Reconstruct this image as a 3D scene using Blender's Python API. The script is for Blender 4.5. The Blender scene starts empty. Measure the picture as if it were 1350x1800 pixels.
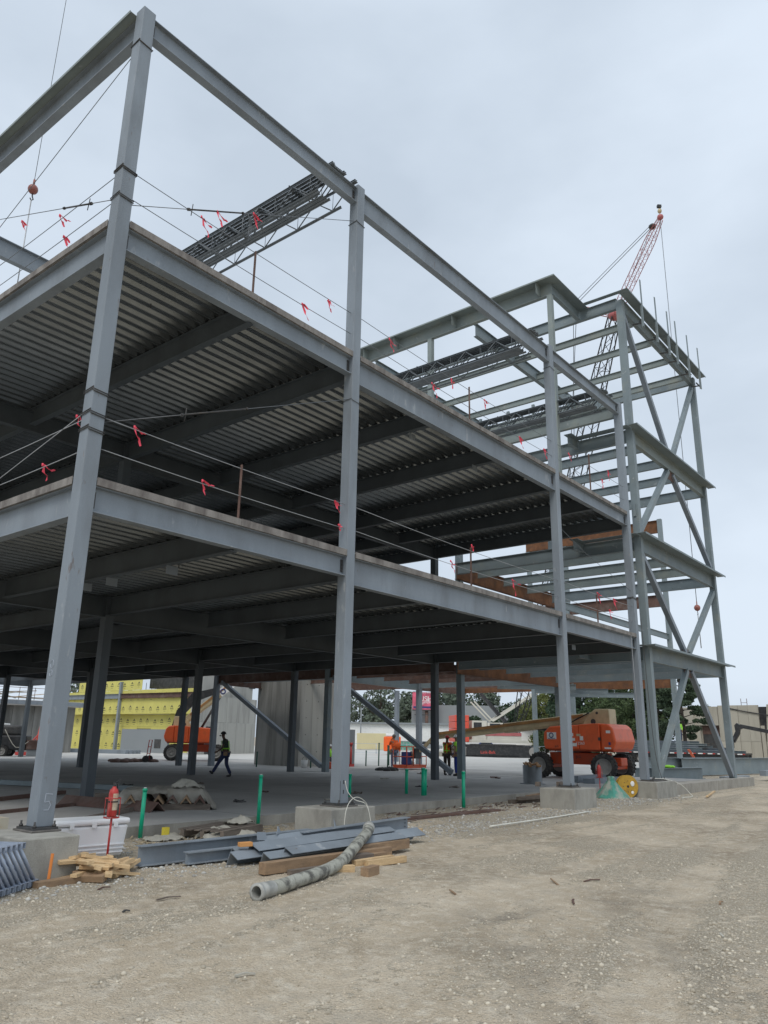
import bpy, bmesh, math, random
import numpy as np
from mathutils import Vector, Matrix, noise as mnoise
random.seed(7); rng = np.random.default_rng(7)
S = bpy.context.scene
COL = S.collection
# ------------------------------------------------------------------ camera
yaw, pitch, roll = 0.6823004, 0.2853007, 0.0167631
cy, sy, cp, sp = math.cos(yaw), math.sin(yaw), math.cos(pitch), math.sin(pitch)
fwd = Vector((cy*cp, sy*cp, sp)); rgt = Vector((sy, -cy, 0)); upv = rgt.cross(fwd)
r2 = rgt*math.cos(roll) + upv*math.sin(roll); u2 = -rgt*math.sin(roll) + upv*math.cos(roll)
cam = bpy.data.cameras.new('camera'); co = bpy.data.objects.new('camera', cam); COL.objects.link(co)
cam.sensor_fit = 'HORIZONTAL'; cam.sensor_width = 36; cam.lens = 1357.84/1350*36
cam.clip_start = .1; cam.clip_end = 3000
co.matrix_world = Matrix(((r2.x, u2.x, -fwd.x, -5.736), (r2.y, u2.y, -fwd.y, -10.579), (r2.z, u2.z, -fwd.z, 1.803), (0, 0, 0, 1)))
S.camera = co
# ------------------------------------------------------------------ sky and sun (overcast)
W = bpy.data.worlds.new('World'); S.world = W; W.use_nodes = True
n = W.node_tree; n.nodes.clear()
def N(t, k, **kw):
    o = t.nodes.new(k)
    for a, b in kw.items(): setattr(o, a, b)
    return o
SUN_EL, SUN_AZ = math.radians(52), math.radians(205)     # direction the light comes from, measured in the x-y plane
out = N(n, 'ShaderNodeOutputWorld'); bg = N(n, 'ShaderNodeBackground'); bg.inputs['Strength'].default_value = .1
sky = N(n, 'ShaderNodeTexSky', sky_type='NISHITA', sun_disc=False); sky.sun_elevation = SUN_EL; sky.sun_rotation = math.radians(90)-SUN_AZ
sky.dust_density = 5; sky.air_density = 1.2
tc = N(n, 'ShaderNodeTexCoord'); mp = N(n, 'ShaderNodeMapping'); mp.inputs['Scale'].default_value = (1.0, 1.0, 2.2)
mp.inputs['Location'].default_value = (.35, .1, .2)
no = N(n, 'ShaderNodeTexNoise'); no.inputs['Scale'].default_value = 1.5; no.inputs['Detail'].default_value = 6; no.inputs['Roughness'].default_value = .5
cr = N(n, 'ShaderNodeValToRGB'); cr.color_ramp.elements[0].position = .38; cr.color_ramp.elements[1].position = .62
cr.color_ramp.elements[0].color = (5.9, 6.8, 7.9, 1); cr.color_ramp.elements[1].color = (7.8, 8.8, 10.0, 1)
mx = N(n, 'ShaderNodeMix', data_type='RGBA'); mx.inputs['Factor'].default_value = .93
n.links.new(tc.outputs['Generated'], mp.inputs['Vector']); n.links.new(mp.outputs[0], no.inputs['Vector'])
n.links.new(no.outputs['Fac'], cr.inputs[0]); n.links.new(sky.outputs[0], mx.inputs['A']); n.links.new(cr.outputs[0], mx.inputs['B'])
n.links.new(mx.outputs['Result'], bg.inputs[0]); n.links.new(bg.outputs[0], out.inputs[0])
sl = bpy.data.lights.new('sun', 'SUN'); sl.energy = 1.45; sl.angle = math.radians(24); sl.color = (1, .96, .9)
so = bpy.data.objects.new('sun', sl); COL.objects.link(so)
sd = Vector((math.cos(SUN_EL)*math.cos(SUN_AZ), math.cos(SUN_EL)*math.sin(SUN_AZ), math.sin(SUN_EL)))
so.rotation_euler = sd.to_track_quat('Z', 'Y').to_euler(); so.location = (0, 0, 60)
S.view_settings.view_transform = 'Standard'; S.view_settings.look = 'None'; S.view_settings.gamma = 1
S.view_settings.use_curve_mapping = False; S.view_settings.exposure = 0
S.render.engine = 'CYCLES'; S.cycles.max_bounces = 8; S.cycles.diffuse_bounces = 5

# ------------------------------------------------------------------ materials
def mat(name, base, rough=.65, metal=0., var=.12, scale=2.5, stain=None, samt=.5, sscale=1.5, stretch=(1, 1, 1), bump=0., bscale=40, fine=0., fscale=60, thr=(.5, .7)):
    m = bpy.data.materials.new(name); m.use_nodes = True; t = m.node_tree; t.nodes.clear()
    o = N(t, 'ShaderNodeOutputMaterial'); b = N(t, 'ShaderNodeBsdfPrincipled'); t.links.new(b.outputs[0], o.inputs[0])
    b.inputs['Roughness'].default_value = rough; b.inputs['Metallic'].default_value = metal
    tc = N(t, 'ShaderNodeTexCoord'); oi = N(t, 'ShaderNodeObjectInfo')
    ad = N(t, 'ShaderNodeVectorMath', operation='ADD'); mu = N(t, 'ShaderNodeMath', operation='MULTIPLY'); mu.inputs[1].default_value = 37.
    t.links.new(oi.outputs['Random'], mu.inputs[0]); t.links.new(tc.outputs['Object'], ad.inputs[0]); t.links.new(mu.outputs[0], ad.inputs[1])
    mpn = N(t, 'ShaderNodeMapping'); mpn.inputs['Scale'].default_value = stretch; t.links.new(ad.outputs[0], mpn.inputs[0])
    def noise(sc, det=5, vec=mpn.outputs[0]):
        q = N(t, 'ShaderNodeTexNoise'); q.inputs['Scale'].default_value = sc; q.inputs['Detail'].default_value = det; q.inputs['Roughness'].default_value = .6
        t.links.new(vec, q.inputs['Vector']); return q.outputs['Fac']
    def mixc(f, a, bcol, mode='MIX'):
        q = N(t, 'ShaderNodeMix', data_type='RGBA', blend_type=mode)
        for s_, v in (('Factor', f), ('A', a), ('B', bcol)):
            if isinstance(v, (int, float)): q.inputs[s_].default_value = v
            elif isinstance(v, tuple): q.inputs[s_].default_value = v
            else: t.links.new(v, q.inputs[s_])
        return q.outputs['Result']
    def remap(v, a, b_, c=0., d=1.):
        q = N(t, 'ShaderNodeMapRange'); t.links.new(v, q.inputs[0])
        for i, x in enumerate((a, b_, c, d)): q.inputs[i+1].default_value = x
        return q.outputs[0]
    c4 = lambda c: (c[0], c[1], c[2], 1.)
    lo = tuple(max(0, x*(1-var)) for x in base); hi = tuple(min(1, x*(1+var)) for x in base)
    col = mixc(remap(noise(scale), .3, .7), c4(lo), c4(hi))
    if stain: col = mixc(remap(noise(sscale, 8), thr[0], thr[1], 0, samt), col, c4(stain))
    if name.endswith('primer_steel'):
        col = mixc(remap(noise(9, 9), .66, .72, 0, .55), col, (.12, .075, .05, 1.)); col = mixc(remap(noise(4.5, 6), .64, .70, 0, .5), col, (.42, .44, .45, 1.))
    if fine: col = mixc(1., col, mixc(remap(noise(fscale, 3, tc.outputs['Object']), .3, .7), (1-fine, 1-fine, 1-fine, 1), (1+fine, 1+fine, 1+fine, 1)), 'MULTIPLY')
    t.links.new(col, b.inputs['Base Color'])
    if bump:
        bp = N(t, 'ShaderNodeBump'); bp.inputs['Strength'].default_value = bump; bp.inputs['Distance'].default_value = .02
        t.links.new(noise(bscale, 6, tc.outputs['Object']), bp.inputs['Height']); t.links.new(bp.outputs[0], b.inputs['Normal'])
    return m
M = {}
M['steel'] = mat('grey_primer_steel', (.222, .255, .288), .55, 0, .14, 1.1, (.15, .165, .18), .7, 1.6, (1, 1, .3), .08, 30, .06, 70, (.50, .74))
M['steel2'] = mat('blue_grey_primer_steel', (.19, .232, .247), .55, 0, .14, 1.0, (.30, .30, .24), .5, 1.3, (1, 1, 1), .06, 30, .05, 90, (.55, .75))
M['steel3'] = mat('greenish_primer_steel', (.225, .262, .255), .55, 0, .14, .8, (.36, .35, .26), .5, .9, (1, 1, 1), .06, 30, .04, 90, (.55, .75))
M['joist'] = mat('dark_grey_joist_paint', (.13, .15, .165), .6, 0, .2, 3, (.25, .25, .25), .4, 2, bump=.05)
M['rust'] = mat('rusty_bare_steel', (.16, .07, .03), .85, 0, .35, 2.2, (.09, .05, .035), .8, 3, (1, 1, 1), .2, 50, .15, 60)
M['rustdull'] = mat('dull_brown_steel', (.12, .07, .055), .85, 0, .3, 1.8, (.2, .16, .14), .6, 2, (1, 1, 1), .2, 50, .15, 60)
M['pour'] = mat('streaked_rusty_edge_plate', (.235, .218, .20), .8, 0, .25, 3.0, (.07, .055, .05), .75, 4, (1, 1, .35), .15, 50, .15, 80, (.45, .7))
M['deck'] = mat('galvanised_steel_deck', (.27, .29, .30), .27, .88, .15, 1.5, (.26, .28, .29), .5, 2.5, (1, 1, 1), .1, 60, .10, 120)
M['pier'] = mat('pier_concrete', (.33, .32, .285), .9, 0, .15, 3.5, (.20, .19, .17), .7, 2.8, (1, 1, .5), .25, 60, .12, 120)
M['grout'] = mat('dark_grout', (.13, .12, .11), .9, 0, .3, 8, (.25, .23, .2), .5, 6, bump=.4)
M['slab'] = mat('slab_concrete', (.45, .44, .415), .85, 0, .14, .5, (.30, .29, .275), .6, .35, (1, 1, 1), .15, 30, .08, 30, (.42, .65))
M['curb'] = mat('slab_edge_concrete', (.33, .31, .27), .9, 0, .2, 2, (.20, .185, .16), .7, 2.5, (1, 1, .5), .3, 40, .15, 70)
M['wallc'] = mat('formed_concrete_wall', (.40, .395, .36), .9, 0, .10, .25, (.27, .265, .245), .8, .8, (1.6, 1.6, .18), .1, 20, .06, 40, (.45, .65))
M['cable'] = mat('wire_rope', (.16, .17, .18), .5, .5, .1)
M['cablel'] = mat('bright_wire_rope', (.38, .39, .4), .45, .5, .1)
M['ribbon'] = mat('pink_red_flagging', (.86, .08, .13), .6, 0, .15, 8)
M['black'] = mat('black_paint', (.025, .026, .028), .55, 0, .3, 3, (.08, .075, .07), .5, 3)
M['darkm'] = mat('dark_grease_metal', (.06, .06, .06), .6, .2, .3, 5, (.12, .1, .08), .5, 4)
M['orange'] = mat('orange_machine_paint', (.74, .115, .028), .38, 0, .08, 2, (.40, .10, .04), .4, 2.5, bump=.03)
M['orange2'] = mat('dark_orange_chassis_paint', (.55, .075, .02), .5, 0, .1, 3, (.25, .10, .06), .6, 3, bump=.05)
M['cream'] = mat('cream_machine_paint', (.52, .43, .26), .45, 0, .1, 1.5, (.30, .24, .15), .5, 2)
M['white'] = mat('white_paint', (.78, .78, .76), .5, 0, .04, 2, (.6, .58, .53), .4, 3)
M['cooler'] = mat('white_plastic', (.80, .81, .82), .38, 0, .03, 2, (.62, .6, .55), .35, 4, bump=.02)
M['red'] = mat('red_paint', (.46, .04, .035), .5, 0, .15, 4, (.42, .20, .16), .6, 7)
M['redc'] = mat('red_crane_paint', (.45, .13, .13), .5, 0, .15, 2)
M['tyre'] = mat('tyre_rubber', (.035, .034, .033), .85, 0, .3, 6, (.14, .125, .10), .6, 5, bump=.3)
M['rim'] = mat('grey_rim', (.30, .29, .27), .6, .1, .2, 5, (.15, .12, .1), .5, 5)
M['green'] = mat('green_pvc', (.0, .40, .22), .4, 0, .12, 5, (.10, .40, .26), .4, 7)
M['galv'] = mat('galvanised_tube', (.44, .50, .60), .38, .3, .12, 4, (.20, .24, .32), .5, 6, bump=.05)
M['wood'] = mat('pale_lumber', (.60, .43, .24), .8, 0, .15, 3, (.36, .22, .11), .6, 5, (1, 5, 5), .1, 80, .08, 80)
M['woodd'] = mat('weathered_timber', (.30, .20, .12), .85, 0, .2, 3, (.16, .11, .075), .6, 4, (1, 4, 4), .25, 80, .1, 80)
M['woodg'] = mat('grey_timber', (.17, .14, .115), .9, 0, .25, 3, (.09, .075, .06), .6, 4, (1, 4, 4), .25, 80, .1, 80)
M['hose'] = mat('dirty_concrete_hose', (.36, .36, .31), .8, 0, .12, 4, (.045, .043, .04), .8, 5.5, (1, 1, 1), .3, 50, .15, 60, (.46, .62))
M['hosef'] = mat('hose_coupling', (.42, .42, .39), .6, .2, .15, 8, (.2, .2, .18), .5, 9, bump=.2)
M['yellow'] = mat('yellow_sheathing', (.62, .57, .15), .6, 0, .08, .5, (.52, .48, .16), .4, .8)
M['sheet'] = mat('dirty_plastic_sheet', (.32, .30, .26), .35, 0, .2, 4, (.25, .22, .17), .6, 5, bump=.3, bscale=15)
M['skin'] = mat('skin', (.33, .17, .10), .6, 0, .08)
M['skind'] = mat('dark_skin', (.09, .045, .03), .6, 0, .08)
M['jean'] = mat('faded_jeans', (.13, .18, .27), .85, 0, .2, 8)
M['navy'] = mat('navy_trousers', (.025, .035, .09), .85, 0, .2, 8)
M['khaki'] = mat('dark_brown_trousers', (.06, .05, .04), .85, 0, .2, 8)
M['blue'] = mat('royal_blue_trousers', (.02, .045, .25), .85, 0, .2, 8)
M['hiorange'] = mat('orange_hi_vis', (.85, .13, .02), .7, 0, .1, 8)
M['hilime'] = mat('lime_hi_vis', (.35, .80, .06), .7, 0, .1, 8)
M['dgreen'] = mat('dark_green_shirt', (.03, .05, .035), .8, 0, .2, 8)
M['reflect'] = mat('reflective_tape', (.65, .66, .6), .4, 0, .05)
M['teal'] = mat('teal_painted_steel', (.06, .27, .21), .6, 0, .2, 4, (.34, .33, .28), .9, 3.5, (1, 1, .6), .15, 40, 0, 60, (.45, .6))
M['reel'] = mat('yellow_ochre_reel', (.46, .27, .03), .6, 0, .15, 4, (.2, .12, .04), .6, 5)
M['leafd'] = mat('dark_leaves', (.030, .058, .026), .8, 0, .45, .8)
M['leafm'] = mat('green_leaves', (.055, .085, .028), .8, 0, .4, .7)
M['leafy'] = mat('yellow_green_leaves', (.115, .135, .035), .8, 0, .35, .8)
M['leafp'] = mat('pine_needles', (.055, .085, .045), .85, 0, .4, 1)
M['bark'] = mat('bark', (.075, .06, .048), .95, 0, .3, 4, bump=.4)
M['tan'] = mat('tan_precast', (.43, .40, .33), .9, 0, .08, .3, (.30, .275, .22), .7, .8, (2, 2, .2), .05, 20, .05, 20)
M['beige'] = mat('beige_container', (.62, .55, .33), .6, 0, .06, .5)
M['fgrey'] = mat('far_grey_cladding', (.25, .27, .28), .8, 0, .06, .2)
M['glass'] = mat('dark_glass', (.03, .035, .04), .15)
M['bpink'] = mat('billboard_pink', (.55, .10, .16), .6, 0, .5, .6, (.75, .7, .72), .9, .8)
M['bblue'] = mat('navy_paint', (.03, .05, .18), .6)
M['dkgreen'] = mat('dark_green_pipe', (.03, .10, .07), .6)
M['redtext'] = mat('red_lettering', (.62, .09, .07), .6)
M['creamw'] = mat('off_white_crane_paint', (.62, .60, .52), .5, 0, .08, 1)
M['orangered'] = mat('orange_red_weights', (.68, .09, .05), .5, 0, .12, 2)
M['galvd'] = mat('dull_galvanised', (.26, .28, .29), .5, .4, .15, 3)
M['hookyel'] = mat('yellow_card', (.65, .52, .05), .7)
M['stainwall'] = mat('rust_stained_concrete', (.45, .42, .34), .9, 0, .1, 3, (.42, .22, .08), .8, 2.5)
M['steeld'] = mat('dark_inner_primer', (.078, .093, .105), .55, 0, .15, 1.3, (.05, .058, .065), .5, 1.1, (1, 1, .6), .05, 30)  # grey primer darkened to paint in the shade under the decks
M['redh'] = mat('red_hard_hat', (.45, .04, .03), .4)
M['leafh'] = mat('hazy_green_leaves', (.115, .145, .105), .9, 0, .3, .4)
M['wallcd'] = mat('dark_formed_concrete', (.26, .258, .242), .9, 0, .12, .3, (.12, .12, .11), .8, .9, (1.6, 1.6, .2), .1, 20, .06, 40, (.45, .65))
M['slabw'] = mat('bright_new_concrete', (.52, .51, .48), .85, 0, .08, .4, (.40, .39, .36), .6, .5)  # slab colour lightened for daylight beyond the deck; pale pavement shares it
M['straw'] = mat('straw_litter', (.40, .33, .22), .9, 0, .3, 8)
M['extlab'] = mat('label_dusty_cream', (.50, .42, .30), .6, 0, .2, 14, (.55, .12, .10), .8, 10)
M['chalk'] = mat('chalk_marks', (.42, .46, .52), .9, 0, .1)
M['orangestake'] = mat('orange_stake_paint', (.75, .25, .06), .7)
M['tarp'] = mat('dirty_white_cloth', (.44, .42, .36), .85, 0, .15, 6, (.28, .25, .2), .6, 6, bump=.5, bscale=25)
M['floordark'] = mat('dark_tar_pile', (.02, .02, .02), .7, bump=.5)

# ------------------------------------------------------------------ helpers
def tag(o, label=None, cat=None, group=None, kind=None):
    if label: o['label'] = label
    if cat: o['category'] = cat
    if group: o['group'] = group
    if kind: o['kind'] = kind
    return o
def thing(name, label, cat, loc=(0, 0, 0), rz=0, group=None):
    o = bpy.data.objects.new(name, None); COL.objects.link(o); o.empty_display_size = .2
    o.location = loc; o.rotation_euler = (0, 0, rz)
    return tag(o, label, cat, group)
def frame(d, up=Vector((0, 0, 1))):
    d = Vector(d).normalized(); up = Vector(up)
    if abs(d.dot(up)) > .999: up = Vector((1, 0, 0))
    s = d.cross(up).normalized(); return d, s, s.cross(d)
class MB:
    """collects shapes; obj() links them as ONE mesh object"""
    def __init__(s, o=(0, 0, 0)): s.v = []; s.f = []; s.sm = []; s.o = Vector(o)
    def add(s, vs, fs, smooth=False):
        k = len(s.v); s.v += [tuple(Vector(v)-s.o) for v in vs]; s.f += [tuple(i+k for i in f) for f in fs]; s.sm += [smooth]*len(fs); return s
    def box(s, lo, hi):
        x0, y0, z0 = lo; x1, y1, z1 = hi
        return s.add([(x0,y0,z0),(x1,y0,z0),(x1,y1,z0),(x0,y1,z0),(x0,y0,z1),(x1,y0,z1),(x1,y1,z1),(x0,y1,z1)],
                     [(3,2,1,0),(4,5,6,7),(0,1,5,4),(1,2,6,5),(2,3,7,6),(3,0,4,7)])
    def bar(s, a, b, w, h, up=(0, 0, 1), off=(0, 0)):
        """rectangular bar from a to b, w across, h along up, offset (side, up)"""
        a = Vector(a); b = Vector(b); d, sd_, u = frame(b-a, up); a = a+sd_*off[0]+u*off[1]; b = b+sd_*off[0]+u*off[1]
        P = [(-w/2,-h/2),(w/2,-h/2),(w/2,h/2),(-w/2,h/2)]
        vs = [a+sd_*x+u*y for x, y in P]+[b+sd_*x+u*y for x, y in P]
        return s.add(vs, [(0,1,2,3),(7,6,5,4),(1,0,4,5),(2,1,5,6),(3,2,6,7),(0,3,7,4)])
    def prof(s, a, b, P, up=(0, 0, 1), close=True, cap=True):
        """extrude a profile of (side, up) points from a to b"""
        a = Vector(a); b = Vector(b); d, sd_, u = frame(b-a, up); k = len(P)
        vs = [a+sd_*x+u*y for x, y in P]+[b+sd_*x+u*y for x, y in P]
        fs = [(i, i+k, (i+1) % k+k, (i+1) % k) for i in range(k if close else k-1)]
        if cap and close: fs += [tuple(range(k)), tuple(range(2*k-1, k-1, -1))]
        return s.add(vs, fs)
    def ibeam(s, a, b, depth, bf=.18, tf=.018, tw=.012, up=(0, 0, 1)):
        """a, b: centre of the TOP of the top flange"""
        h = depth; w = bf/2; t = tw/2
        P = [(-w,0),(w,0),(w,-tf),(t,-tf),(t,-h+tf),(w,-h+tf),(w,-h),(-w,-h),(-w,-h+tf),(-t,-h+tf),(-t,-tf),(-w,-tf)]
        a = Vector(a); b = Vector(b); d, sd_, u = frame(b-a, up)
        vs = [a+sd_*x+u*y for x, y in P]+[b+sd_*x+u*y for x, y in P]; k = 12
        fs = [(i, i+k, (i+1) % k+k, (i+1) % k) for i in range(k)]
        fs += [(0,1,2,11),(3,4,9,10),(5,6,7,8),(12+11,12+2,12+1,12),(12+10,12+9,12+4,12+3),(12+8,12+7,12+6,12+5)]
        fs[12] = (11,2,1,0) if False else fs[12]
        return s.add(vs, fs)
    def tube(s, pts, r, n=8, cap=True, smooth=True):
        pts = [Vector(p) for p in pts]; m = len(pts); R = r if isinstance(r, (list, tuple)) else [r]*m
        vs = []; u0 = None
        for i, p in enumerate(pts):
            d = (pts[min(i+1, m-1)]-pts[max(i-1, 0)]).normalized()
            if u0 is None: _, sd_, u0 = frame(d)
            sd_ = d.cross(u0)
            if sd_.length < 1e-6: _, sd_, u0 = frame(d)
            sd_.normalize(); u0 = sd_.cross(d).normalized()
            vs += [p+(sd_*math.cos(2*math.pi*j/n)+u0*math.sin(2*math.pi*j/n))*R[i] for j in range(n)]
        fs = [(i*n+j, i*n+(j+1) % n, (i+1)*n+(j+1) % n, (i+1)*n+j) for i in range(m-1) for j in range(n)]
        s.add(vs, fs, smooth)
        if cap:
            k = len(s.v)-m*n
            s.f += [tuple(k+j for j in range(n-1, -1, -1)), tuple(k+(m-1)*n+j for j in range(n))]; s.sm += [False, False]
        return s
    def cyl(s, a, b, r, n=16, r1=None): return s.tube([a, b], [r, r if r1 is None else r1], n)
    def lathe(s, c, prof, n=20, axis=(0, 0, 1), smooth=True):
        c = Vector(c); d, sd_, u = frame(axis); k = len(prof)
        vs = [c+d*h+(sd_*math.cos(2*math.pi*j/n)+u*math.sin(2*math.pi*j/n))*r for r, h in prof for j in range(n)]
        fs = [(i*n+j, i*n+(j+1) % n, (i+1)*n+(j+1) % n, (i+1)*n+j) for i in range(k-1) for j in range(n)]
        return s.add(vs, fs, smooth)
    def ball(s, c, r, n=10, sq=(1, 1, 1)):
        c = Vector(c); vs = []; fs = []
        for i in range(n+1):
            th = math.pi*i/n
            for j in range(2*n): vs.append(c+Vector((math.sin(th)*math.cos(math.pi*j/n)*sq[0], math.sin(th)*math.sin(math.pi*j/n)*sq[1], math.cos(th)*sq[2]))*r)
        for i in range(n):
            for j in range(2*n): fs.append((i*2*n+j, (i+1)*2*n+j, (i+1)*2*n+(j+1) % (2*n), i*2*n+(j+1) % (2*n)))
        return s.add(vs, fs, True)
    def quad(s, a, b, c, d): return s.add([a, b, c, d], [(0, 1, 2, 3)])
    def poly(s, pts, th, axis=(0, 1, 0)):
        """outline given as 3D points, thickened by th along axis"""
        ax = Vector(axis)*th; k = len(pts); P = [Vector(p) for p in pts]
        return s.add(P+[p+ax for p in P], [tuple(range(k)), tuple(range(2*k-1, k-1, -1))]+[(i, i+k, (i+1) % k+k, (i+1) % k) for i in range(k)])
    def mesh(s, name, m):
        me = bpy.data.meshes.new(name); me.from_pydata(s.v, [], s.f); me.materials.append(M[m] if isinstance(m, str) else m)
        me.polygons.foreach_set('use_smooth', s.sm); bm = bmesh.new(); bm.from_mesh(me); bmesh.ops.recalc_face_normals(bm, faces=bm.faces); bm.to_mesh(me); bm.free()
        return me
    def obj(s, name, m, parent=None, loc=None, bevel=0):
        o = bpy.data.objects.new(name, s.mesh(name, m)); COL.objects.link(o)
        if parent: o.parent = parent
        if loc is not None: o.location = loc
        elif not parent: o.location = s.o
        if bevel:
            b = o.modifiers.new('bevel', 'BEVEL'); b.width = bevel; b.segments = 2; b.limit_method = 'ANGLE'; b.angle_limit = .6
        return o
def copy_tree(o, parent=None):
    kids = [c for c in bpy.data.objects if c.parent == o]
    c = o.copy(); COL.objects.link(c); c.parent = parent
    for k in kids: copy_tree(k, c)
    return c
def inst(me, name, parent, loc=(0, 0, 0), rot=(0, 0, 0), sc=None):
    o = bpy.data.objects.new(name, me); COL.objects.link(o); o.parent = parent; o.location = loc; o.rotation_euler = rot
    if sc: o.scale = sc
    return o
def text(body, name, m, parent, loc, rot, size, extr=.002, bold=0., sx=1):
    c = bpy.data.curves.new(name, 'FONT'); c.body = body; c.size = size; c.extrude = extr; c.offset = bold; c.align_x = 'CENTER'; c.align_y = 'CENTER'
    o = bpy.data.objects.new(name, c); COL.objects.link(o); c.materials.append(M[m]); o.parent = parent; o.location = loc; o.rotation_euler = rot; bpy.context.view_layer.update()
    me = bpy.data.meshes.new_from_object(o.evaluated_get(bpy.context.evaluated_depsgraph_get())); bpy.data.objects.remove(o); o = bpy.data.objects.new(name, me); COL.objects.link(o)
    o.parent = parent; o.location = loc; o.rotation_euler = rot; o.scale = (sx, 1, 1)
    return o
def sag(a, b, d, n=10):
    a = Vector(a); b = Vector(b); return [a.lerp(b, i/n)-Vector((0, 0, 4*d*(i/n)*(1-i/n))) for i in range(n+1)]
# ================================================================== SETTING: ground, slab
def fbm(x, y, s, o=4, seed=0):
    return mnoise.fractal(Vector((x*s+seed, y*s-seed, seed*.37)), .9, 2.1, o)
def gmat():
    m = bpy.data.materials.new('dirt_and_gravel'); m.use_nodes = True; t = m.node_tree; b = t.nodes['Principled BSDF']; b.inputs['Roughness'].default_value = .95
    tc = N(t, 'ShaderNodeTexCoord')
    def noise(sc, det, r=.6):
        q = N(t, 'ShaderNodeTexNoise'); q.inputs['Scale'].default_value = sc; q.inputs['Detail'].default_value = det; q.inputs['Roughness'].default_value = r
        t.links.new(tc.outputs['Object'], q.inputs['Vector']); return q.outputs['Fac']
    def rm(v, a, b_, c=0., d=1.):
        q = N(t, 'ShaderNodeMapRange'); t.links.new(v, q.inputs[0])
        for i, x in enumerate((a, b_, c, d)): q.inputs[i+1].default_value = x
        return q.outputs[0]
    def mix(f, a, bb, mode='MIX'):
        q = N(t, 'ShaderNodeMix', data_type='RGBA', blend_type=mode)
        for s_, v in (('Factor', f), ('A', a), ('B', bb)):
            if isinstance(v, (float, int, tuple)): q.inputs[s_].default_value = v
            else: t.links.new(v, q.inputs[s_])
        return q.outputs['Result']
    dirt = mix(rm(noise(.55, 6), .35, .65), (.455, .375, .27, 1), (.61, .52, .395, 1))
    dirt = mix(rm(noise(.30, 7, .7), .47, .62, 0, .9), dirt, (.30, .245, .175, 1))
    dirt = mix(rm(noise(5.5, 9, .75), .48, .66, 0, .8), dirt, (.70, .63, .51, 1)); dirt = mix(rm(noise(2.2, 8), .52, .72, 0, .6), dirt, (.40, .355, .285, 1))
    vo = N(t, 'ShaderNodeTexVoronoi'); vo.inputs['Scale'].default_value = 38; t.links.new(tc.outputs['Object'], vo.inputs['Vector'])
    bw = N(t, 'ShaderNodeSeparateColor'); t.links.new(vo.outputs['Color'], bw.inputs[0])
    stone = mix(bw.outputs[0], (.38, .335, .26, 1), (.68, .615, .50, 1))
    stone = mix(rm(vo.outputs['Distance'], .25, .6), stone, (.34, .29, .215, 1))
    cover = N(t, 'ShaderNodeAttribute', attribute_name='gravel')
    thr = N(t, 'ShaderNodeMath', operation='ADD'); t.links.new(cover.outputs['Fac'], thr.inputs[0]); t.links.new(rm(noise(9, 8, .7), .3, .7, -.45, .45), thr.inputs[1])
    f = rm(thr.outputs[0], .42, .62)
    col = mix(f, dirt, stone)
    speck = rm(noise(60, 6, .8), .35, .7, .74, 1.25)
    sc = N(t, 'ShaderNodeCombineColor')
    for i in range(3): t.links.new(speck, sc.inputs[i])
    col = mix(1., col, sc.outputs[0], 'MULTIPLY')
    dmp = N(t, 'ShaderNodeAttribute', attribute_name='damp'); col = mix(rm(dmp.outputs['Fac'], 0, 1, 0, .75), col, (.19, .165, .13, 1))
    t.links.new(col, b.inputs['Base Color'])
    bp = N(t, 'ShaderNodeBump'); bp.inputs['Strength'].default_value = .9; bp.inputs['Distance'].default_value = .03
    h = N(t, 'ShaderNodeMath', operation='ADD'); t.links.new(noise(22, 8, .7), h.inputs[0]); t.links.new(rm(vo.outputs['Distance'], 0, .6, .5, 0), h.inputs[1])
    t.links.new(h.outputs[0], bp.inputs['Height']); t.links.new(bp.outputs[0], b.inputs['Normal'])
    return m
M['ground'] = gmat()
def gravel_cover(x, y):
    g = .40+.42*fbm(x, y, .30, 4, 3.1)+.2*fbm(x, y, 1.1, 3, 9)
    d = y-(-.9+.03*x)                         # a gravel apron runs along the piers
    g += .42*math.exp(-(d/1.0)**2)
    if y > .5: g = max(g, .5)
    g += .30*math.exp(-(((x-9)/4.)**2+((y+8)/2.5)**2))
    g -= .35*math.exp(-(((x-1.5)/3.0)**2+((y+6)/1.6)**2))
    for c, m_ in ((-4.0, .10), (-5.75, .10), (-2.7, .05), (-8.2, .22)):
        dd = y-(c+m_*x+.25*math.sin(x*.35)); g -= .45*math.exp(-(dd/.24)**2); g += .16*math.exp(-((abs(dd)-.42)/.12)**2)
    return max(0, min(1, g))
RUTS = [((-1.2, -8.4), (2.6, -5.6)), ((.6, -8.9), (4.2, -6.0))]
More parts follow.
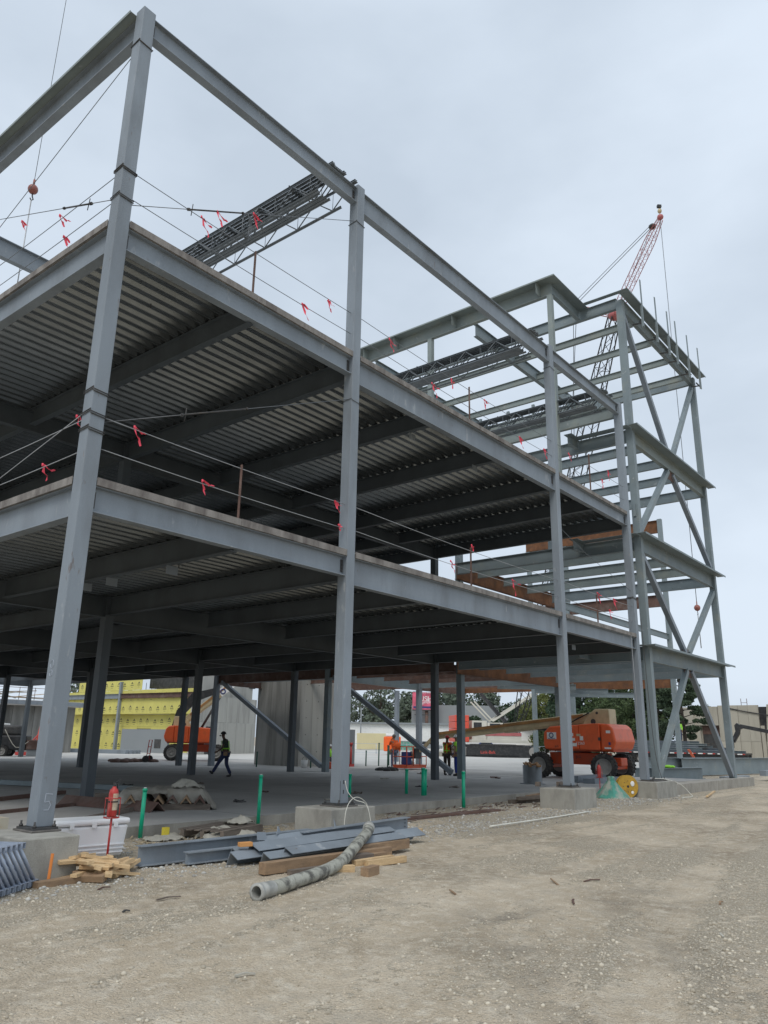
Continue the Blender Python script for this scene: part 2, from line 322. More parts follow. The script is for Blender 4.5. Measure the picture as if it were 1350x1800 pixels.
def height(x, y):
    near = max(0, 1-abs(y+4)/16)*max(0, 1-abs(x-2)/30)
    h = .035*fbm(x, y, .35, 4, 1.7)+.012*fbm(x, y, 1.6, 4, 5)+.006*fbm(x, y, 6, 3, 8)
    for c, m_ in ((-4.0, .10), (-5.75, .10), (-2.7, .05), (-8.2, .22)):
        dd = y-(c+m_*x+.25*math.sin(x*.35)); h += -.014*math.exp(-(dd/.24)**2)+.012*math.exp(-((abs(dd)-.40)/.10)**2)+.004*math.exp(-(dd/.2)**2)*math.sin((x+abs(dd)*.8)*42)
    pit = math.exp(-(((x-2.35)/.55)**2+((y+5.75)/.28)**2)); h -= .07*pit
    h += .03*math.exp(-(((x-2.1)/.35)**2+((y+6.15)/.16)**2))
    for (ax, ay), (bx, by) in RUTS:
        dx, dy = bx-ax, by-ay; L2 = dx*dx+dy*dy; tt = ((x-ax)*dx+(y-ay)*dy)/L2
        if -.05 < tt < 1.05:
            dist = abs((x-ax)*dy-(y-ay)*dx)/math.sqrt(L2); along = tt*math.sqrt(L2)
            if dist < .34:
                e = min(1, max(0, (.34-dist)/.1))*min(1, max(0, min(tt+.05, 1.05-tt)*8))
                v = .5+.5*fbm(x, y, 1.3, 2, 4)
                h += e*(-.030+.034*abs(math.sin((along*16+dist*9)))*v)+(.014*math.exp(-((dist-.30)/.05)**2))
    k = min(1, max(0, (math.hypot(x-.1, y)-.9)/1.5))
    return h*(.25+.75*k) if y < .6 else h*.35
def graded(lo, hi, a, b, fine, grow):
    xs = list(np.arange(a, b, fine)); st = fine; x = b
    while x < hi: xs.append(x); st *= grow; x += st
    xs.append(hi); st = fine; x = a-fine
    while x > lo: xs.insert(0, x); st *= grow; x -= st
    xs.insert(0, lo); return np.array(xs)
xs = graded(-900, 1500, -5.5, 9., .055, 1.10); ys = graded(-900, 1500, -9.6, 1.2, .055, 1.10)
X, Y = np.meshgrid(xs, ys, indexing='ij'); nx, ny = X.shape
Z = np.zeros_like(X); G = np.full_like(X, .5); DP = np.zeros_like(X)
def damp(x, y):  # darker tone along the ruts, in the pit and on one patch
    v = .9*math.exp(-(((x-2.35)/.75)**2+((y+5.75)/.34)**2))+.35*math.exp(-(((x-4.6)/.9)**2+((y+6.4)/.5)**2))
    for (ax, ay), (bx, by) in RUTS:
        dx, dy = bx-ax, by-ay; L2 = dx*dx+dy*dy; tt = ((x-ax)*dx+(y-ay)*dy)/L2
        if 0 < tt < 1:
            dist = abs((x-ax)*dy-(y-ay)*dx)/math.sqrt(L2); v += .55*math.exp(-(dist/.28)**2)*min(1, 6*min(tt, 1-tt))
    return max(0, min(1, v*(.65+.9*fbm(x, y, 2.2, 3, 6))))
for i in range(nx):
    for j in range(ny):
        x, y = X[i, j], Y[i, j]
        if -60 < x < 80 and -60 < y < 60: Z[i, j] = height(x, y); G[i, j] = gravel_cover(x, y); DP[i, j] = damp(x, y) if -4 < x < 9 and -12 < y < -3 else 0
me = bpy.data.meshes.new('ground'); vs = np.stack([X, Y, Z], -1).reshape(-1, 3)
idx = np.arange(nx*ny).reshape(nx, ny); q = np.stack([idx[:-1, :-1], idx[1:, :-1], idx[1:, 1:], idx[:-1, 1:]], -1).reshape(-1, 4)
me.vertices.add(len(vs)); me.vertices.foreach_set('co', vs.ravel()); me.loops.add(q.size); me.loops.foreach_set('vertex_index', q.ravel())
me.polygons.add(len(q)); me.polygons.foreach_set('loop_start', np.arange(len(q))*4); me.polygons.foreach_set('loop_total', np.full(len(q), 4))
me.update(calc_edges=True); at_ = me.attributes.new('gravel', 'FLOAT', 'POINT'); at_.data.foreach_set('value', G.ravel().astype(np.float32))
ad_ = me.attributes.new('damp', 'FLOAT', 'POINT'); ad_.data.foreach_set('value', DP.ravel().astype(np.float32))
me.materials.append(M['ground']); me.polygons.foreach_set('use_smooth', np.ones(len(q), bool))
g = bpy.data.objects.new('ground', me); COL.objects.link(g); tag(g, kind='structure')
# loose stones, real geometry
def stones(name, n_, pos_fn, smin, smax, col):
    ico = bmesh.new(); bmesh.ops.create_icosphere(ico, subdivisions=1, radius=1); V0 = np.array([v.co for v in ico.verts]); F0 = np.array([[v.index for v in f.verts] for f in ico.faces]); ico.free()
    allv = []; allf = []; k = 0
    for _ in range(n_):
        p = pos_fn()
        if p is None: continue
        s_ = smin*(smax/smin)**(random.random()**2.2); x, y = p
        sc = np.array([s_*random.uniform(.7, 1.3), s_*random.uniform(.7, 1.3), s_*random.uniform(.45, .9)])
        v = V0*(1+rng.uniform(-.22, .22, (len(V0), 1)))*sc; a = random.uniform(0, 6.28); c_, s2 = math.cos(a), math.sin(a)
        v = np.stack([v[:, 0]*c_-v[:, 1]*s2, v[:, 0]*s2+v[:, 1]*c_, v[:, 2]], -1)+np.array([x, y, height(x, y)+sc[2]*.25])
        allv.append(v); allf.append(F0+k); k += len(V0)
    V = np.concatenate(allv); F = np.concatenate(allf)
    me = bpy.data.meshes.new(name); me.vertices.add(len(V)); me.vertices.foreach_set('co', V.ravel()); me.loops.add(F.size); me.loops.foreach_set('vertex_index', F.ravel())
    me.polygons.add(len(F)); me.polygons.foreach_set('loop_start', np.arange(len(F))*3); me.polygons.foreach_set('loop_total', np.full(len(F), 3)); me.update(calc_edges=True)
    me.materials.append(col); o = bpy.data.objects.new(name, me); COL.objects.link(o); return tag(o, kind='stuff')
def smat(nm, a, b_):
    m = bpy.data.materials.new(nm); m.use_nodes = True; t = m.node_tree; b = t.nodes['Principled BSDF']; b.inputs['Roughness'].default_value = .9
    gi = N(t, 'ShaderNodeNewGeometry'); r = N(t, 'ShaderNodeValToRGB'); r.color_ramp.elements[0].color = (*a, 1); r.color_ramp.elements[1].color = (*b_, 1)
    t.links.new(gi.outputs['Random Per Island'], r.inputs[0]); t.links.new(r.outputs[0], b.inputs['Base Color']); return m
def pos_near():
    # denser where the gravel cover is high
    for _ in range(6):
        d = 1.9*(15/1.9)**random.random(); a = yaw+random.uniform(-.56, .56)
        x = -5.74+d*math.cos(a); y = -10.58+d*math.sin(a)
        if y > 2.3: continue
        if random.random() < gravel_cover(x, y)**2.2*1.5: return x, y
    return None
stones('gravel', 26000, pos_near, .004, .024, smat('gravel_stone', (.33, .29, .225), (.62, .56, .45)))
def pos_any():
    d = 1.9*(13/1.9)**random.random(); a = yaw+random.uniform(-.56, .56); x = -5.74+d*math.cos(a); y = -10.58+d*math.sin(a)
    return (x, y) if y < 2.3 else None
stones('fine_grit', 26000, pos_any, .0025, .011, smat('grit', (.36, .31, .23), (.64, .56, .44)))
def pos_pier():
    x = random.uniform(-1.5, 24); y = random.gauss(-.75+.02*x, .45)
    if random.random() < .35: y = random.uniform(.4, 2.3)
    if -.52 < y < .75 and any(abs(x-c-.1) < .75 for c in (0, 6.1, 16.1, 22)): return None
    return x, y
stones('crushed_rock', 9000, pos_pier, .008, .035, smat('crushed_rock', (.24, .23, .21), (.54, .53, .49)))
# concrete floor slab with pour joints
def slabbox(name, lo, hi, m): o = MB().box(lo, hi).obj(name, m); return tag(o, kind='structure')
slabbox('floor_slab', (1.35, 2.43, -.1), (21.9, 46, .195), 'slab')
slabbox('wing_slab', (21.93, 1.9, -.1), (34.0, 46.4, .19), 'slab')
slabbox('outer_slab', (34.02, 5.5, -.1), (63.5, 46.4, .185), 'slabw')
slabbox('rear_slab', (8.0, 46.42, -.1), (63.5, 60, .17), 'slabw')
slabbox('slab_edge_kerb', (1.1, 2.40, -.1), (21.9, 2.428, .19), 'curb')
slabbox('kerb_wall', (23.62, -.22, -.1), (34.6, .5, .36), 'curb')
slabbox('pavement', (63.8, 8, -.05), (110, 110, .02), 'slabw')
for nm, lo, hi in [('slab_joint', (1.4, y-.008, .19), (34.0, y+.008, .1962)) for y in (8.99, 17.52, 26.3, 35.1)]+[('slab_joint', (x-.008, 2.45, .19), (x+.008, 45.9, .1964)) for x in (6.2, 11.1, 16.15, 21.6)]: slabbox(nm, lo, hi, 'grout')
# ================================================================== PIERS
PX = [(.10, .13, -.50, .29, -.64, .60), (6.2, .13, 5.5, 6.78, -.32, .62), (16.15, .13, 15.3, 16.75, -.45, .62), (22.55, .0, 21.6, 23.55, -.45, .62)]
plab = ['square concrete pier under the near corner column, beside the white cooler', 'stained concrete pier with a white cord looped over it, behind the girder pile',
        'square concrete pier under the column in front of the orange boom lift', 'square concrete pier carrying two columns beside the ochre reel']
for (cx, cyy, x0, x1, y0, y1), lb in zip(PX, plab):
    t = thing('concrete_pier', lb, 'pier', ((x0+x1)/2, (y0+y1)/2, 0), 0, 'concrete piers along the front')
    hx, hy = (x1-x0)/2, (y1-y0)/2
    MB().box((-hx, -hy, -.12), (hx, hy, .53)).obj('pier_block', 'pier', t, bevel=.018)
    px, py = cx-(x0+x1)/2, cyy-(y0+y1)/2
    w = (.21 if cx < 1 else .27) if cx < 20 else .62
    MB().box((px-w, py-.26, .531), (px+w, py+.26, .556)).obj('grout_pad', 'grout', t, bevel=.006)
    pl = MB().box((px-w+.03, py-.22, .557), (px+w-.03, py+.22, .585)).obj('base_plate', 'darkm', t)
    for sx in (-1, 1):
        for sy_ in (-1, 1):
            MB().cyl((px+sx*(w-.07), py+sy_*.18, .58), (px+sx*(w-.07), py+sy_*.18, .66), .014, 8).cyl((px+sx*(w-.07), py+sy_*.18, .586), (px+sx*(w-.07), py+sy_*.18, .615), .026, 6).obj('anchor_bolt', 'darkm', pl)
# ================================================================== MAIN STEEL FRAME
CW = .255
GX = [0, 6.078, 16.04, 21.947]; GY = [0, 8.92, 17.45, 26.2, 35.0, 43.8]
Z2, Z3, Z4 = 5.609, 10.249, 14.70            # deck edge tops, roof beam top
T2, T3 = Z2-.13, Z3-.13                        # flange tops under the deck
F = thing('steel_building_frame', 'grey steel building frame with two corrugated decks and an open top bay', 'building frame', (0, 0, 0))
def column(x, y, z0, z1, m='steel', w=CW, name='column', par=F):
    b = MB().box((x, y, z0), (x+w, y+w, z1))
    return b.obj(name, m, par, bevel=.012 if x < 20 and y < 5 else 0)
for x in GX:
    c = column(x, 0, .586, 14.783)
for i, x in enumerate(GX):
    for j, y in enumerate(GY[1:], 1):
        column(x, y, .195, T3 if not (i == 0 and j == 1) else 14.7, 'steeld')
dep = [.42, .58, .42]
def girder(a, b, d, m='steel', par=F, bf=.18, name='girder', bolts=None):
    return MB().ibeam(a, b, d, bf).obj(name, m, par)
def shear(p, n_, sgn, par, face):
    """bolted shear tab at a girder end: plate and bolt heads on the web"""
    b = MB(); x, y, z = p
    b.box((x-.07 if sgn > 0 else x-.0, y-.018, z-.34), (x if sgn > 0 else x+.07, y-.006, z-.08))
    for k in range(n_): b.cyl((x-sgn*.035, y-.018, z-.12-k*.07), (x-sgn*.035, y-.034, z-.12-k*.07), .014, 6)
    b.obj('shear_tab', 'darkm', par)
c2 = CW/2
for zt, lev in ((T2, 2), (T3, 3), (Z4, 4)):
    for i in range(3):
        x0, x1 = GX[i]+CW, GX[i+1]
        g_ = girder((x0, c2, zt), (x1, c2, zt), dep[i])
        shear((x1-.004, c2, zt), 4, 1, g_, 0); shear((x0+.004, c2, zt), 4, -1, g_, 0)
    if lev < 4:
        for y in GY[1:]:
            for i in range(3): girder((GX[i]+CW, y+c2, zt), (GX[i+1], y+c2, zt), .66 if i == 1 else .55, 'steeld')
    for j in range(len(GY)-1):
        y0, y1 = GY[j]+CW, GY[j+1]
        if lev == 4:
            if j == 0:
                girder((c2, y0, zt), (c2, y1, zt), .5)
                girder((GX[3]+c2, y0, zt), (GX[3]+c2, y1, zt), .5, 'steel3')
            elif j == 1: girder((c2, y0, zt), (c2, y1, zt), .5)
            continue
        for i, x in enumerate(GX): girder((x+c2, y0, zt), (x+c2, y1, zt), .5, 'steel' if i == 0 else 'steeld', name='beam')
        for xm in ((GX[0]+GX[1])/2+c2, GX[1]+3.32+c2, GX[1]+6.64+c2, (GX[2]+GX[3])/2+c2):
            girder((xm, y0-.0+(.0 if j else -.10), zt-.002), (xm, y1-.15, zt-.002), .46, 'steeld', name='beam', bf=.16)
for i in range(3): girder((GX[i]+CW, GY[1]+c2, Z4), (GX[i+1], GY[1]+c2, Z4), .55)
# thin light plate on the left roof beam, sticking out
MB().box((-.12, CW+.0, Z4+.002), (.26, 17.5, Z4+.016)).box((-.132, CW, Z4-.03), (-.121, 17.5, Z4+.03)).obj('edge_plate', 'steel3', F)
MB().box((GX[3]+.02, CW, Z4+.003), (GX[3]+.42, 5.0, Z4+.016)).obj('edge_plate', 'steel3', F)
# deck edge (pour stop) plates in lengths, each a part
for zt in (T2, T3):
    def stop(a, b, axis):
        L = b-a; k = max(1, round(L/3.05))
        for q_ in range(k):
            s0, s1 = a+L*q_/k+.003, a+L*(q_+1)/k-.003; dz = random.uniform(-.006, .006); dy = random.uniform(0, .006)
            bb = MB()
            if axis == 'x': bb.box((s0, -.004-dy, zt+.002), (s1, .002-dy, zt+.13+dz)); bb.box((s0, .003, zt+.003), (s1, .2, zt+.006))
            else: bb.box((-.004-dy, s0, zt+.002), (.002-dy, s1, zt+.13+dz)); bb.box((.003, s0, zt+.003), (.2, s1, zt+.006))
            bb.obj('edge_plate', 'pour', F)
    stop(CW+.0, GX[1]-.0, 'x'); stop(GX[1]+CW+.01, GX[2]-.0, 'x'); stop(GX[2]+CW+.01, GX[3]-.0, 'x'); stop(CW, GY[1], 'y'); stop(GY[1], GY[2], 'y'); stop(GY[2], GY[3], 'y')
# ribbed deck sheets: one shared mesh per bay length, each sheet (0.915 m wide, three ribs) a part
def deckmesh(L):
    b = MB(); p = .305; h = .076; P = [(0, h)]
    for k in range(3):
        o = k*p; P += [(o+.03, h), (o+.085, 0), (o+.215, 0), (o+.245, h)]
    P.append((.915, h)); th = .0015
    vs = []; fs = []
    for x in (0, L):
        for y, z in P: vs.append((x, y, z))
    k = len(P); fs = [(i, i+1, i+1+k, i+k) for i in range(k-1)]
    b.add(vs, fs)
    # small stiffener embosses in each bottom flute
    for q_ in range(3): b.box((0.0, q_*p+.148, -.006), (L, q_*p+.157, .0005))
    return b.mesh('deck_sheet', 'deck')
segs = [(GX[0]+.06, GX[1]+c2), (GX[1]+c2, GX[2]+c2), (GX[2]+c2, GX[3]+.30)]
dm = [deckmesh(b-a-.004) for a, b in segs]
rows = 42
for zt in (T2, T3):
    for (a, b), me_ in zip(segs, dm):
        for r in range(rows):
            if zt == T3 and r > 33: continue
            inst(me_, 'deck_sheet', F, (a, .21+r*.915, zt+.007))
# layer added over the deck sheets to block the daylight
for zt in (T2, T3):
    MB().box((.01, .012, zt+.088), (GX[3]+.24, 38.9 if zt == T2 else 31.2, zt+.118)).obj('deck_topping', 'slab', F)
# hangers poking through the deck
b = MB()
for _ in range(60):
    x, y = random.uniform(.5, 21), random.uniform(.5, 17); zt = random.choice((T2, T3)); b.bar((x, y, zt-.07), (x, y, zt+.02), .02, .012)
b.obj('hanger_wires', 'darkm', F)['kind'] = 'stuff'
for x, y, zt in ((3.1, 2.1, T2), (3.1, 4.2, T2), (9.5, 1.0, T3), (12.6, 1.0, T3), (19.1, 1.2, T2), (.9+2.2, 5.2, T2)):
    MB().box((x+.03, y, zt-.64), (x+.30, y+.012, zt-.47)).obj('lug_plate', 'steel', F)
# stanchion posts along the deck edges
for x, zt, z1, yy in ((3.16, Z2, 6.69, .1), (11.05, Z2, 6.68, .1), (18.88, Z2, 6.60, .1), (3.12, Z3, 11.29, .1), (11.1, Z3, 11.32, .1), (18.95, Z3, 11.7, .1)):
    p = thing('guard_post', {1: 'x'}.get(0, 'rusty angle iron post on the %s deck edge, %s front bay' % ('lower' if zt == Z2 else 'upper', 'first' if x < 5 else 'second' if x < 14 else 'third')), 'post', (x, yy, zt-.010), 0, 'angle iron guard posts on deck edges')
    MB().bar((0, 0, 0), (0, 0, z1-zt), .05, .008).bar((.025, .022, 0), (.025, .022, z1-zt), .008, .05).obj('angle_post', 'rustdull', p)
    MB().box((-.06, -.05, 0), (.07, .07, .008)).obj('foot_plate', 'rustdull', p)
# chalk figure on the near column
five = MB(); zf = .95
for a, b_ in (((.19, .98+.02), (.09, .99+.02)), ((.09, 1.01), (.085, .90)), ((.085, .90), (.15, .91)), ((.15, .91), (.175, .86)), ((.175, .86), (.15, .80)), ((.15, .80), (.085, .80))):
    five.bar((a[0], -.0025, a[1]), (b_[0], -.0025, b_[1]), .003, .009)
five.obj('chalk_five', 'chalk', F)
hl = MB()
for z in (.80, .98): hl.bar((GX[1]+.10, -.002, z-.035), (GX[1]+.10, -.002, z+.035), .022, .004, (0, 1, 0))
hl.bar((GX[1]+.004, -.002, .62), (GX[1]+.004, -.002, 1.0), .008, .004, (0, 1, 0)); hl.obj('slot_holes', 'black', F)
for (x, y, r_, z) in ((-.0025, .13, .045, 2.75), (-.0025, .13, .035, 2.62)):
    MB().tube([(x, y+r_*math.cos(a*.7), z+r_*1.3*math.sin(a*.7)) for a in range(10)], .004, 5).obj('chalk_mark', 'chalk', F)
# ================================================================== WING FRAME (open steel, braced end bay)
WF = thing('braced_steel_frame', 'open steel frame with chevron braces and no deck at the far end', 'steel frame', (0, 0, 0))
def wcol(x, y, z0, z1, m='steel2', w=.27): return MB().box((x, y, z0), (x+w, y+w, z1)).obj('column', m, WF)
def wg(a, b, d, m='steel2', bf=.18, name='girder'): return MB().ibeam(a, b, d, bf).obj(name, m, WF)
TX, TX2 = 23.14, 32.45
t1 = wcol(TX, 0, .586, 20.0, 'steel2'); t2 = wcol(TX2, 0, .362, 20.0, 'steel2')
for xx, z in ((TX, 10.6), (TX2, 10.6)):
    for dx in (-.05, .28): MB().box((xx+dx, .09, z-.25), (xx+dx+.04, .2, z+.25)).obj('splice_plate', 'steel2', t1 if xx == TX else t2)
WL = [(5.33, .5), (9.6, .55), (14.1, .5), (20.2, .55)]
for k, (z, d) in enumerate(WL):
    zt = z-.02
    wg((TX+.27, .135, zt-.022), (TX2, .135, zt-.022), d+.04, 'steel3' if k in (2,) else 'steel2')
    # wide edge plate with a turned lip
    if k < 3:
        MB().box((22.75, -.36, zt-.02), (TX2+.55, -.002, zt)).box((TX+.275, -.001, zt-.019), (TX2-.005, .2, zt-.001)).box((22.75, -.372, zt-.075), (TX2+.55, -.361, zt+.005)).obj('edge_plate', 'steel2', WF)
        for X in (28.9, 30.1):
            MB().box((X, -.24, zt-.0245), (X+.12, -.18, zt+.003)).obj('plate_slot', 'white', WF) if False else None
    else:
        MB().box((22.95, -.42, zt-.02), (33.15, -.002, zt)).box((22.95, -.435, zt-.06), (33.15, -.421, zt+.004)).obj('edge_plate', 'steel2', WF)
    # line of beams along Y
    yf = 12.3 if k == 3 else 8.6
    if k == 3:
        for x in (24.9, 27.1, 29.35, 31.6): wg((x, .24, zt-.3), (x, yf, zt-.3), .32, 'steel3', .14, 'joist')
        wg((TX+.13, .27, zt-.022), (TX+.13, yf, zt-.022), .5)
        wg((TX2+.13, .27, zt-.022), (TX2+.13, yf, zt-.022), .5)
        for y in (6.15, 12.05): wg((21.25, y, zt-.1), (TX2+.1, y, zt-.1), .62, 'steel2', .2)
        wg((20.42, 1.9, zt-.022), (20.42, 12.6, zt-.022), .6, 'steel3', .2)
        MB().box((19.95, 1.55, zt-.02), (20.65, 12.6, zt)).box((19.935, 1.55, zt-.06), (19.948, 12.6, zt+.004)).obj('edge_plate', 'steel3', WF)
        MB().box((20.66, 1.55, zt-.02), (23.3, 2.05, zt)).obj('edge_plate', 'steel2', WF)
        MB().box((22.72, -.42, zt-.021), (22.94, 1.54, zt-.001)).obj('edge_plate', 'steel2', WF)
        wg((20.55, 1.98, zt-.024), (TX, 1.98, zt-.024), .5)
        for y in (2.4, 4.9, 6.6, 9.9, 11.8): MB().box((20.0, y, zt-.55), (20.40, y+.012, zt-.025)).obj('stiffener', 'steel3', WF)
        wcol(20.3, 1.88, T3+.13, zt-.63, 'steel3', .2); wcol(20.32, 7.95, T3+.13, zt-.63, 'steel3', .22)
    else:
        xs_ = (25.0, 27.4, 29.8)
        for x in xs_: wg((x, .24, zt-.03), (x, yf, zt-.03), .40, 'steel2' if (k+int(x)) % 2 else 'steel3', .15, 'joist')
        wg((TX+.13, .27, zt-.022), (TX+.13, yf, zt-.022), .52); wg((TX2+.13, .27, zt-.022), (TX2+.13, yf, zt-.022), .5)
        MB().box((22.72, 0.02, zt-.019), (23.13, 2.2, zt-.001)).obj('edge_plate', 'steel2', WF)
        MB().box((21.98+.25, 2.2, zt-.02), (23.14, 2.55, zt)).obj('edge_plate', 'steel2', WF)
        wg((22.25, 2.4, zt-.024), (TX+.04, 2.4, zt-.024), .4)
        wg((TX+.27, 8.75, zt+.03), (33.6, 8.75, zt+.03), .74, 'rust' if k < 2 else 'steel2', .22)
# outrigger stub frames with upright channel posts along the top edge
for X in (24.25, 26.0, 27.55, 28.66, 30.35, 32.0):
    MB().box((X, -.47, 19.05), (X+.10, -.437, 21.35)).box((X, -.436, 19.05), (X+.012, -.39, 20.1)).obj('upright_channel', 'steel2', WF)
    MB().bar((X+.05, -.40, 19.2), (X+.9, .0, 19.85), .05, .05).bar((X+.05, -.38, 19.25), (X+.05, .02, 19.30), .05, .05).obj('outrigger_strut', 'darkm', WF)
# chevron braces of the end bay
def brace(a, b, m='steel2', w=.2): return MB().bar(a, b, w, w, (0, 1, 0)).obj('brace', m, WF)
yb = .135; mid = 27.78
brace((23.42, yb, .70), (mid-.25, yb, 4.72), 'steel2'); brace((32.40, yb, .48), (mid+.25, yb, 4.72), 'steel')
brace((23.45, yb, 8.85), (mid-.22, yb, 5.45), 'steel'); brace((32.4, yb, 8.75), (mid+.22, yb, 5.45), 'steel2')
brace((23.50, yb, 9.85), (mid-.35, yb, 13.45), 'steel2'); brace((32.4, yb, 9.95), (mid+.2, yb, 13.4), 'steel')
brace((23.45, yb, 19.45), (mid-.1, yb, 14.3), 'steel'); brace((32.4, yb, 19.4), (mid+.45, yb, 14.3), 'steel2')
for z0, z1 in ((4.45, 4.76), (5.33, 5.62), (13.1, 13.55), (14.1, 14.5)):
    MB().poly([(mid-.55, yb-.012, z0 if z0 < 5 or 13 < z0 < 14 else z1), (mid-.45, yb-.012, z1 if z0 < 5 or 13 < z0 < 14 else z0), (mid+.45, yb-.012, z1 if z0 < 5 or 13 < z0 < 14 else z0), (mid+.55, yb-.012, z0 if z0 < 5 or 13 < z0 < 14 else z1)], .02).obj('gusset_plate', 'rustdull', WF)
# interior and rear columns, rows of the wing
for x, y, z1, m in ((23.7, 8.75, 14.0, 'steel2'), (23.4, 16.5, 9.5, 'black'), (23.4, 25.2, 5.3, 'steel'), (33.2, 8.75, 14.0, 'steel2'), (32.35, 17.4, 5.3, 'steel'), (32.4, 26.2, 5.3, 'steel2'),
                  (50.8, 19.6, 17.0, 'steel2'), (50.8, 16.3, 17.0, 'steel2'), (50.8, 8.5, 18.05, 'steel2'), (41.5, 26.2, 5.3, 'steel')):
    wcol(x, y, .19, z1, m if m != 'black' else 'steel2', .3 if x > 50 else .27)
z = 5.28
for a, b, d, m in (((23.55, 9.02, z), (23.55, 16.5, z), .55, 'rustdull'), ((23.55, 16.77, z), (23.55, 25.2, z), .6, 'rustdull'), ((32.5, 9.0, z), (32.5, 17.4, z), .55, 'steel2'), ((32.5, 17.7, z), (32.5, 26.2, z), .55, 'rustdull'),
                   ((23.7, 16.64, z), (32.35, 17.5, z), .66, 'steel2'), ((23.7, 25.35, z), (32.4, 26.3, z), .66, 'rustdull'), ((32.7, 17.55, z+.9), (50.8, 16.5, z+.9), .7, 'rustdull'),
                   ((32.7, 26.3, z+.9), (50.95, 26.3, z+.9), .7, 'rustdull'), ((50.95, 8.8, 6.35), (50.95, 26.3, 6.35), .75, 'rust')):
    wg(a, b, d, m, .22)
for x in (25.8, 28.1, 30.4): wg((x, 9.0, z-.02), (x, 16.7, z-.02), .42, 'rustdull', .15, 'joist')
for x in (35.5, 38.5, 41.5, 44.5, 47.7): wg((x, 9.0, z+(x-33)*.07), (x, 17.0, z+(x-33)*.07), .42, 'rustdull' if x < 42 else 'rust', .15, 'joist')
for x in (25.8, 28.1, 30.4, 35.5, 38.5, 41.5, 44.5, 47.7): wg((x, 17.6 if x > 33 else 17.3, z+(.9 if x > 33 else 0)), (x, 26.1, z+(.9 if x > 33 else 0)), .42, 'rustdull' if x > 26 else 'steel2', .15, 'joist')
for x in (35.6, 40.0, 44.6): wg((x, 1.5 if x < 30 else 8.9, 4.9), (x-2.5, 12.5, 4.9), .3, 'steel2', .15, 'joist')
wg((50.95, 8.8, 17.98), (50.95, 20.0, 17.98), .95, 'rust', .3)
wg((50.95, 8.8, 12.3), (50.95, 20.0, 12.3), .85, 'rustdull', .3)
wg((33.4, 8.88, 9.4), (50.8, 8.7, 9.4), .4, 'steel2', .15, 'joist')
for y in (11.5, 14.2): wg((24, y, 9.3), (50.8, y, 9.3), .7, 'rustdull', .25)
MB().bar((23.55, 24.9, 4.75), (23.55, 16.95, .45), .2, .2, (1, 0, 0)).obj('brace', 'steel', WF)
MB().bar((23.55, 16.3, 4.75), (23.55, 9.2, .45), .2, .2, (1, 0, 0)).obj('brace', 'steel', WF)
# ================================================================== OPEN WEB JOISTS, strapped bundles lying on the roof beams
def joist_mesh(L, d):
    b = MB(); 
    for z in (0, -d):
        s_ = 1 if z == 0 else -1
        for sx in (-1, 1): b.box((sx*.009-.0 if sx > 0 else -.045, -.02 if z == 0 else .45, z-.006*s_ if s_ > 0 else z-.006), (.045 if sx > 0 else -.009, L+.02 if z == 0 else L-.45, z if s_ > 0 else z)) ; b.box((sx*.009-(.003 if sx < 0 else 0), -.02 if z == 0 else .45, min(z, z-.04*s_)), (sx*.009+(.003 if sx > 0 else 0), L+.02 if z == 0 else L-.45, max(z, z-.04*s_)))
    b.box((-.05, -.03, -.065), (.05, .14, -.046)); b.box((-.05, L-.14, -.065), (.05, L+.03, -.046))
    k = max(6, int(L/.62)); pts = []
    for i in range(k+1):
        y = .12+(L-.24)*i/k; pts.append((0, y if 0 < i < k else y, -.03 if i % 2 == 0 else -d+.02))
    for i in range(k): b.tube([pts[i], pts[i+1]], .016, 5)
    for i in range(1, k, 2): b.tube([(0, pts[i][1], -.02), (0, pts[i][1], -d+.02)], .009, 4)
    return b.mesh('open_web_joist', 'joist')
jm = joist_mesh(8.75, .56)
def bundle(x0, x1, n_, lb, low=None, z=14.775, Y0=-.02):
    t = thing('joist_bundle', lb, 'joist bundle', ((x0+x1)/2, Y0, z), 0, 'bundles of open web joists on the roof beams')
    for i, xo in enumerate((0, .10, .20, .30, .40, .78)):
        x = x0+xo-(x0+x1)/2; flat = (low and i in low)
        inst(jm, 'open_web_joist', t, (x, random.uniform(-.03, .05), 0), (0, random.uniform(-.03, .03), 0))
    for y in (1.4, 4.6, 7.2):
        MB().box(((x0-x1)/2-.06, y, .012), ((x1-x0)/2+.06, y+.04, .018)).obj('strap', 'darkm', t)
    return t
bundle(5.15, 6.0, 8, 'dark joist bundle on the roof beams nearest the tall corner column, above the first bay')
bundle(14.75, 15.65, 9, 'dark joist bundle on the roof beams by the third front column, above the second bay')
bundle(20.4, 21.3, 8, 'dark joist bundle on the roof beams next to the open braced frame')
# roof edge posts on the last main beam
for y in (.9, 2.1, 3.75, 4.98, 6.4):
    p = thing('roof_post', 'short grey post on the last roof beam, %s from the front' % {.9: 'nearest', 2.1: 'second', 3.75: 'third', 4.98: 'fourth', 6.4: 'farthest'}[y], 'post', (22.0, y, Z4+.017), 0, 'short posts on the last roof beam')
    MB().box((0, 0, 0), (.012, .12, 1.0)).box((.013, 0, 0), (.09, .012, 1.0)).obj('post_angle', 'steel2', p); MB().box((-.05, -.05, -.0), (.14, .17, .012)).obj('post_foot', 'steel2', p)
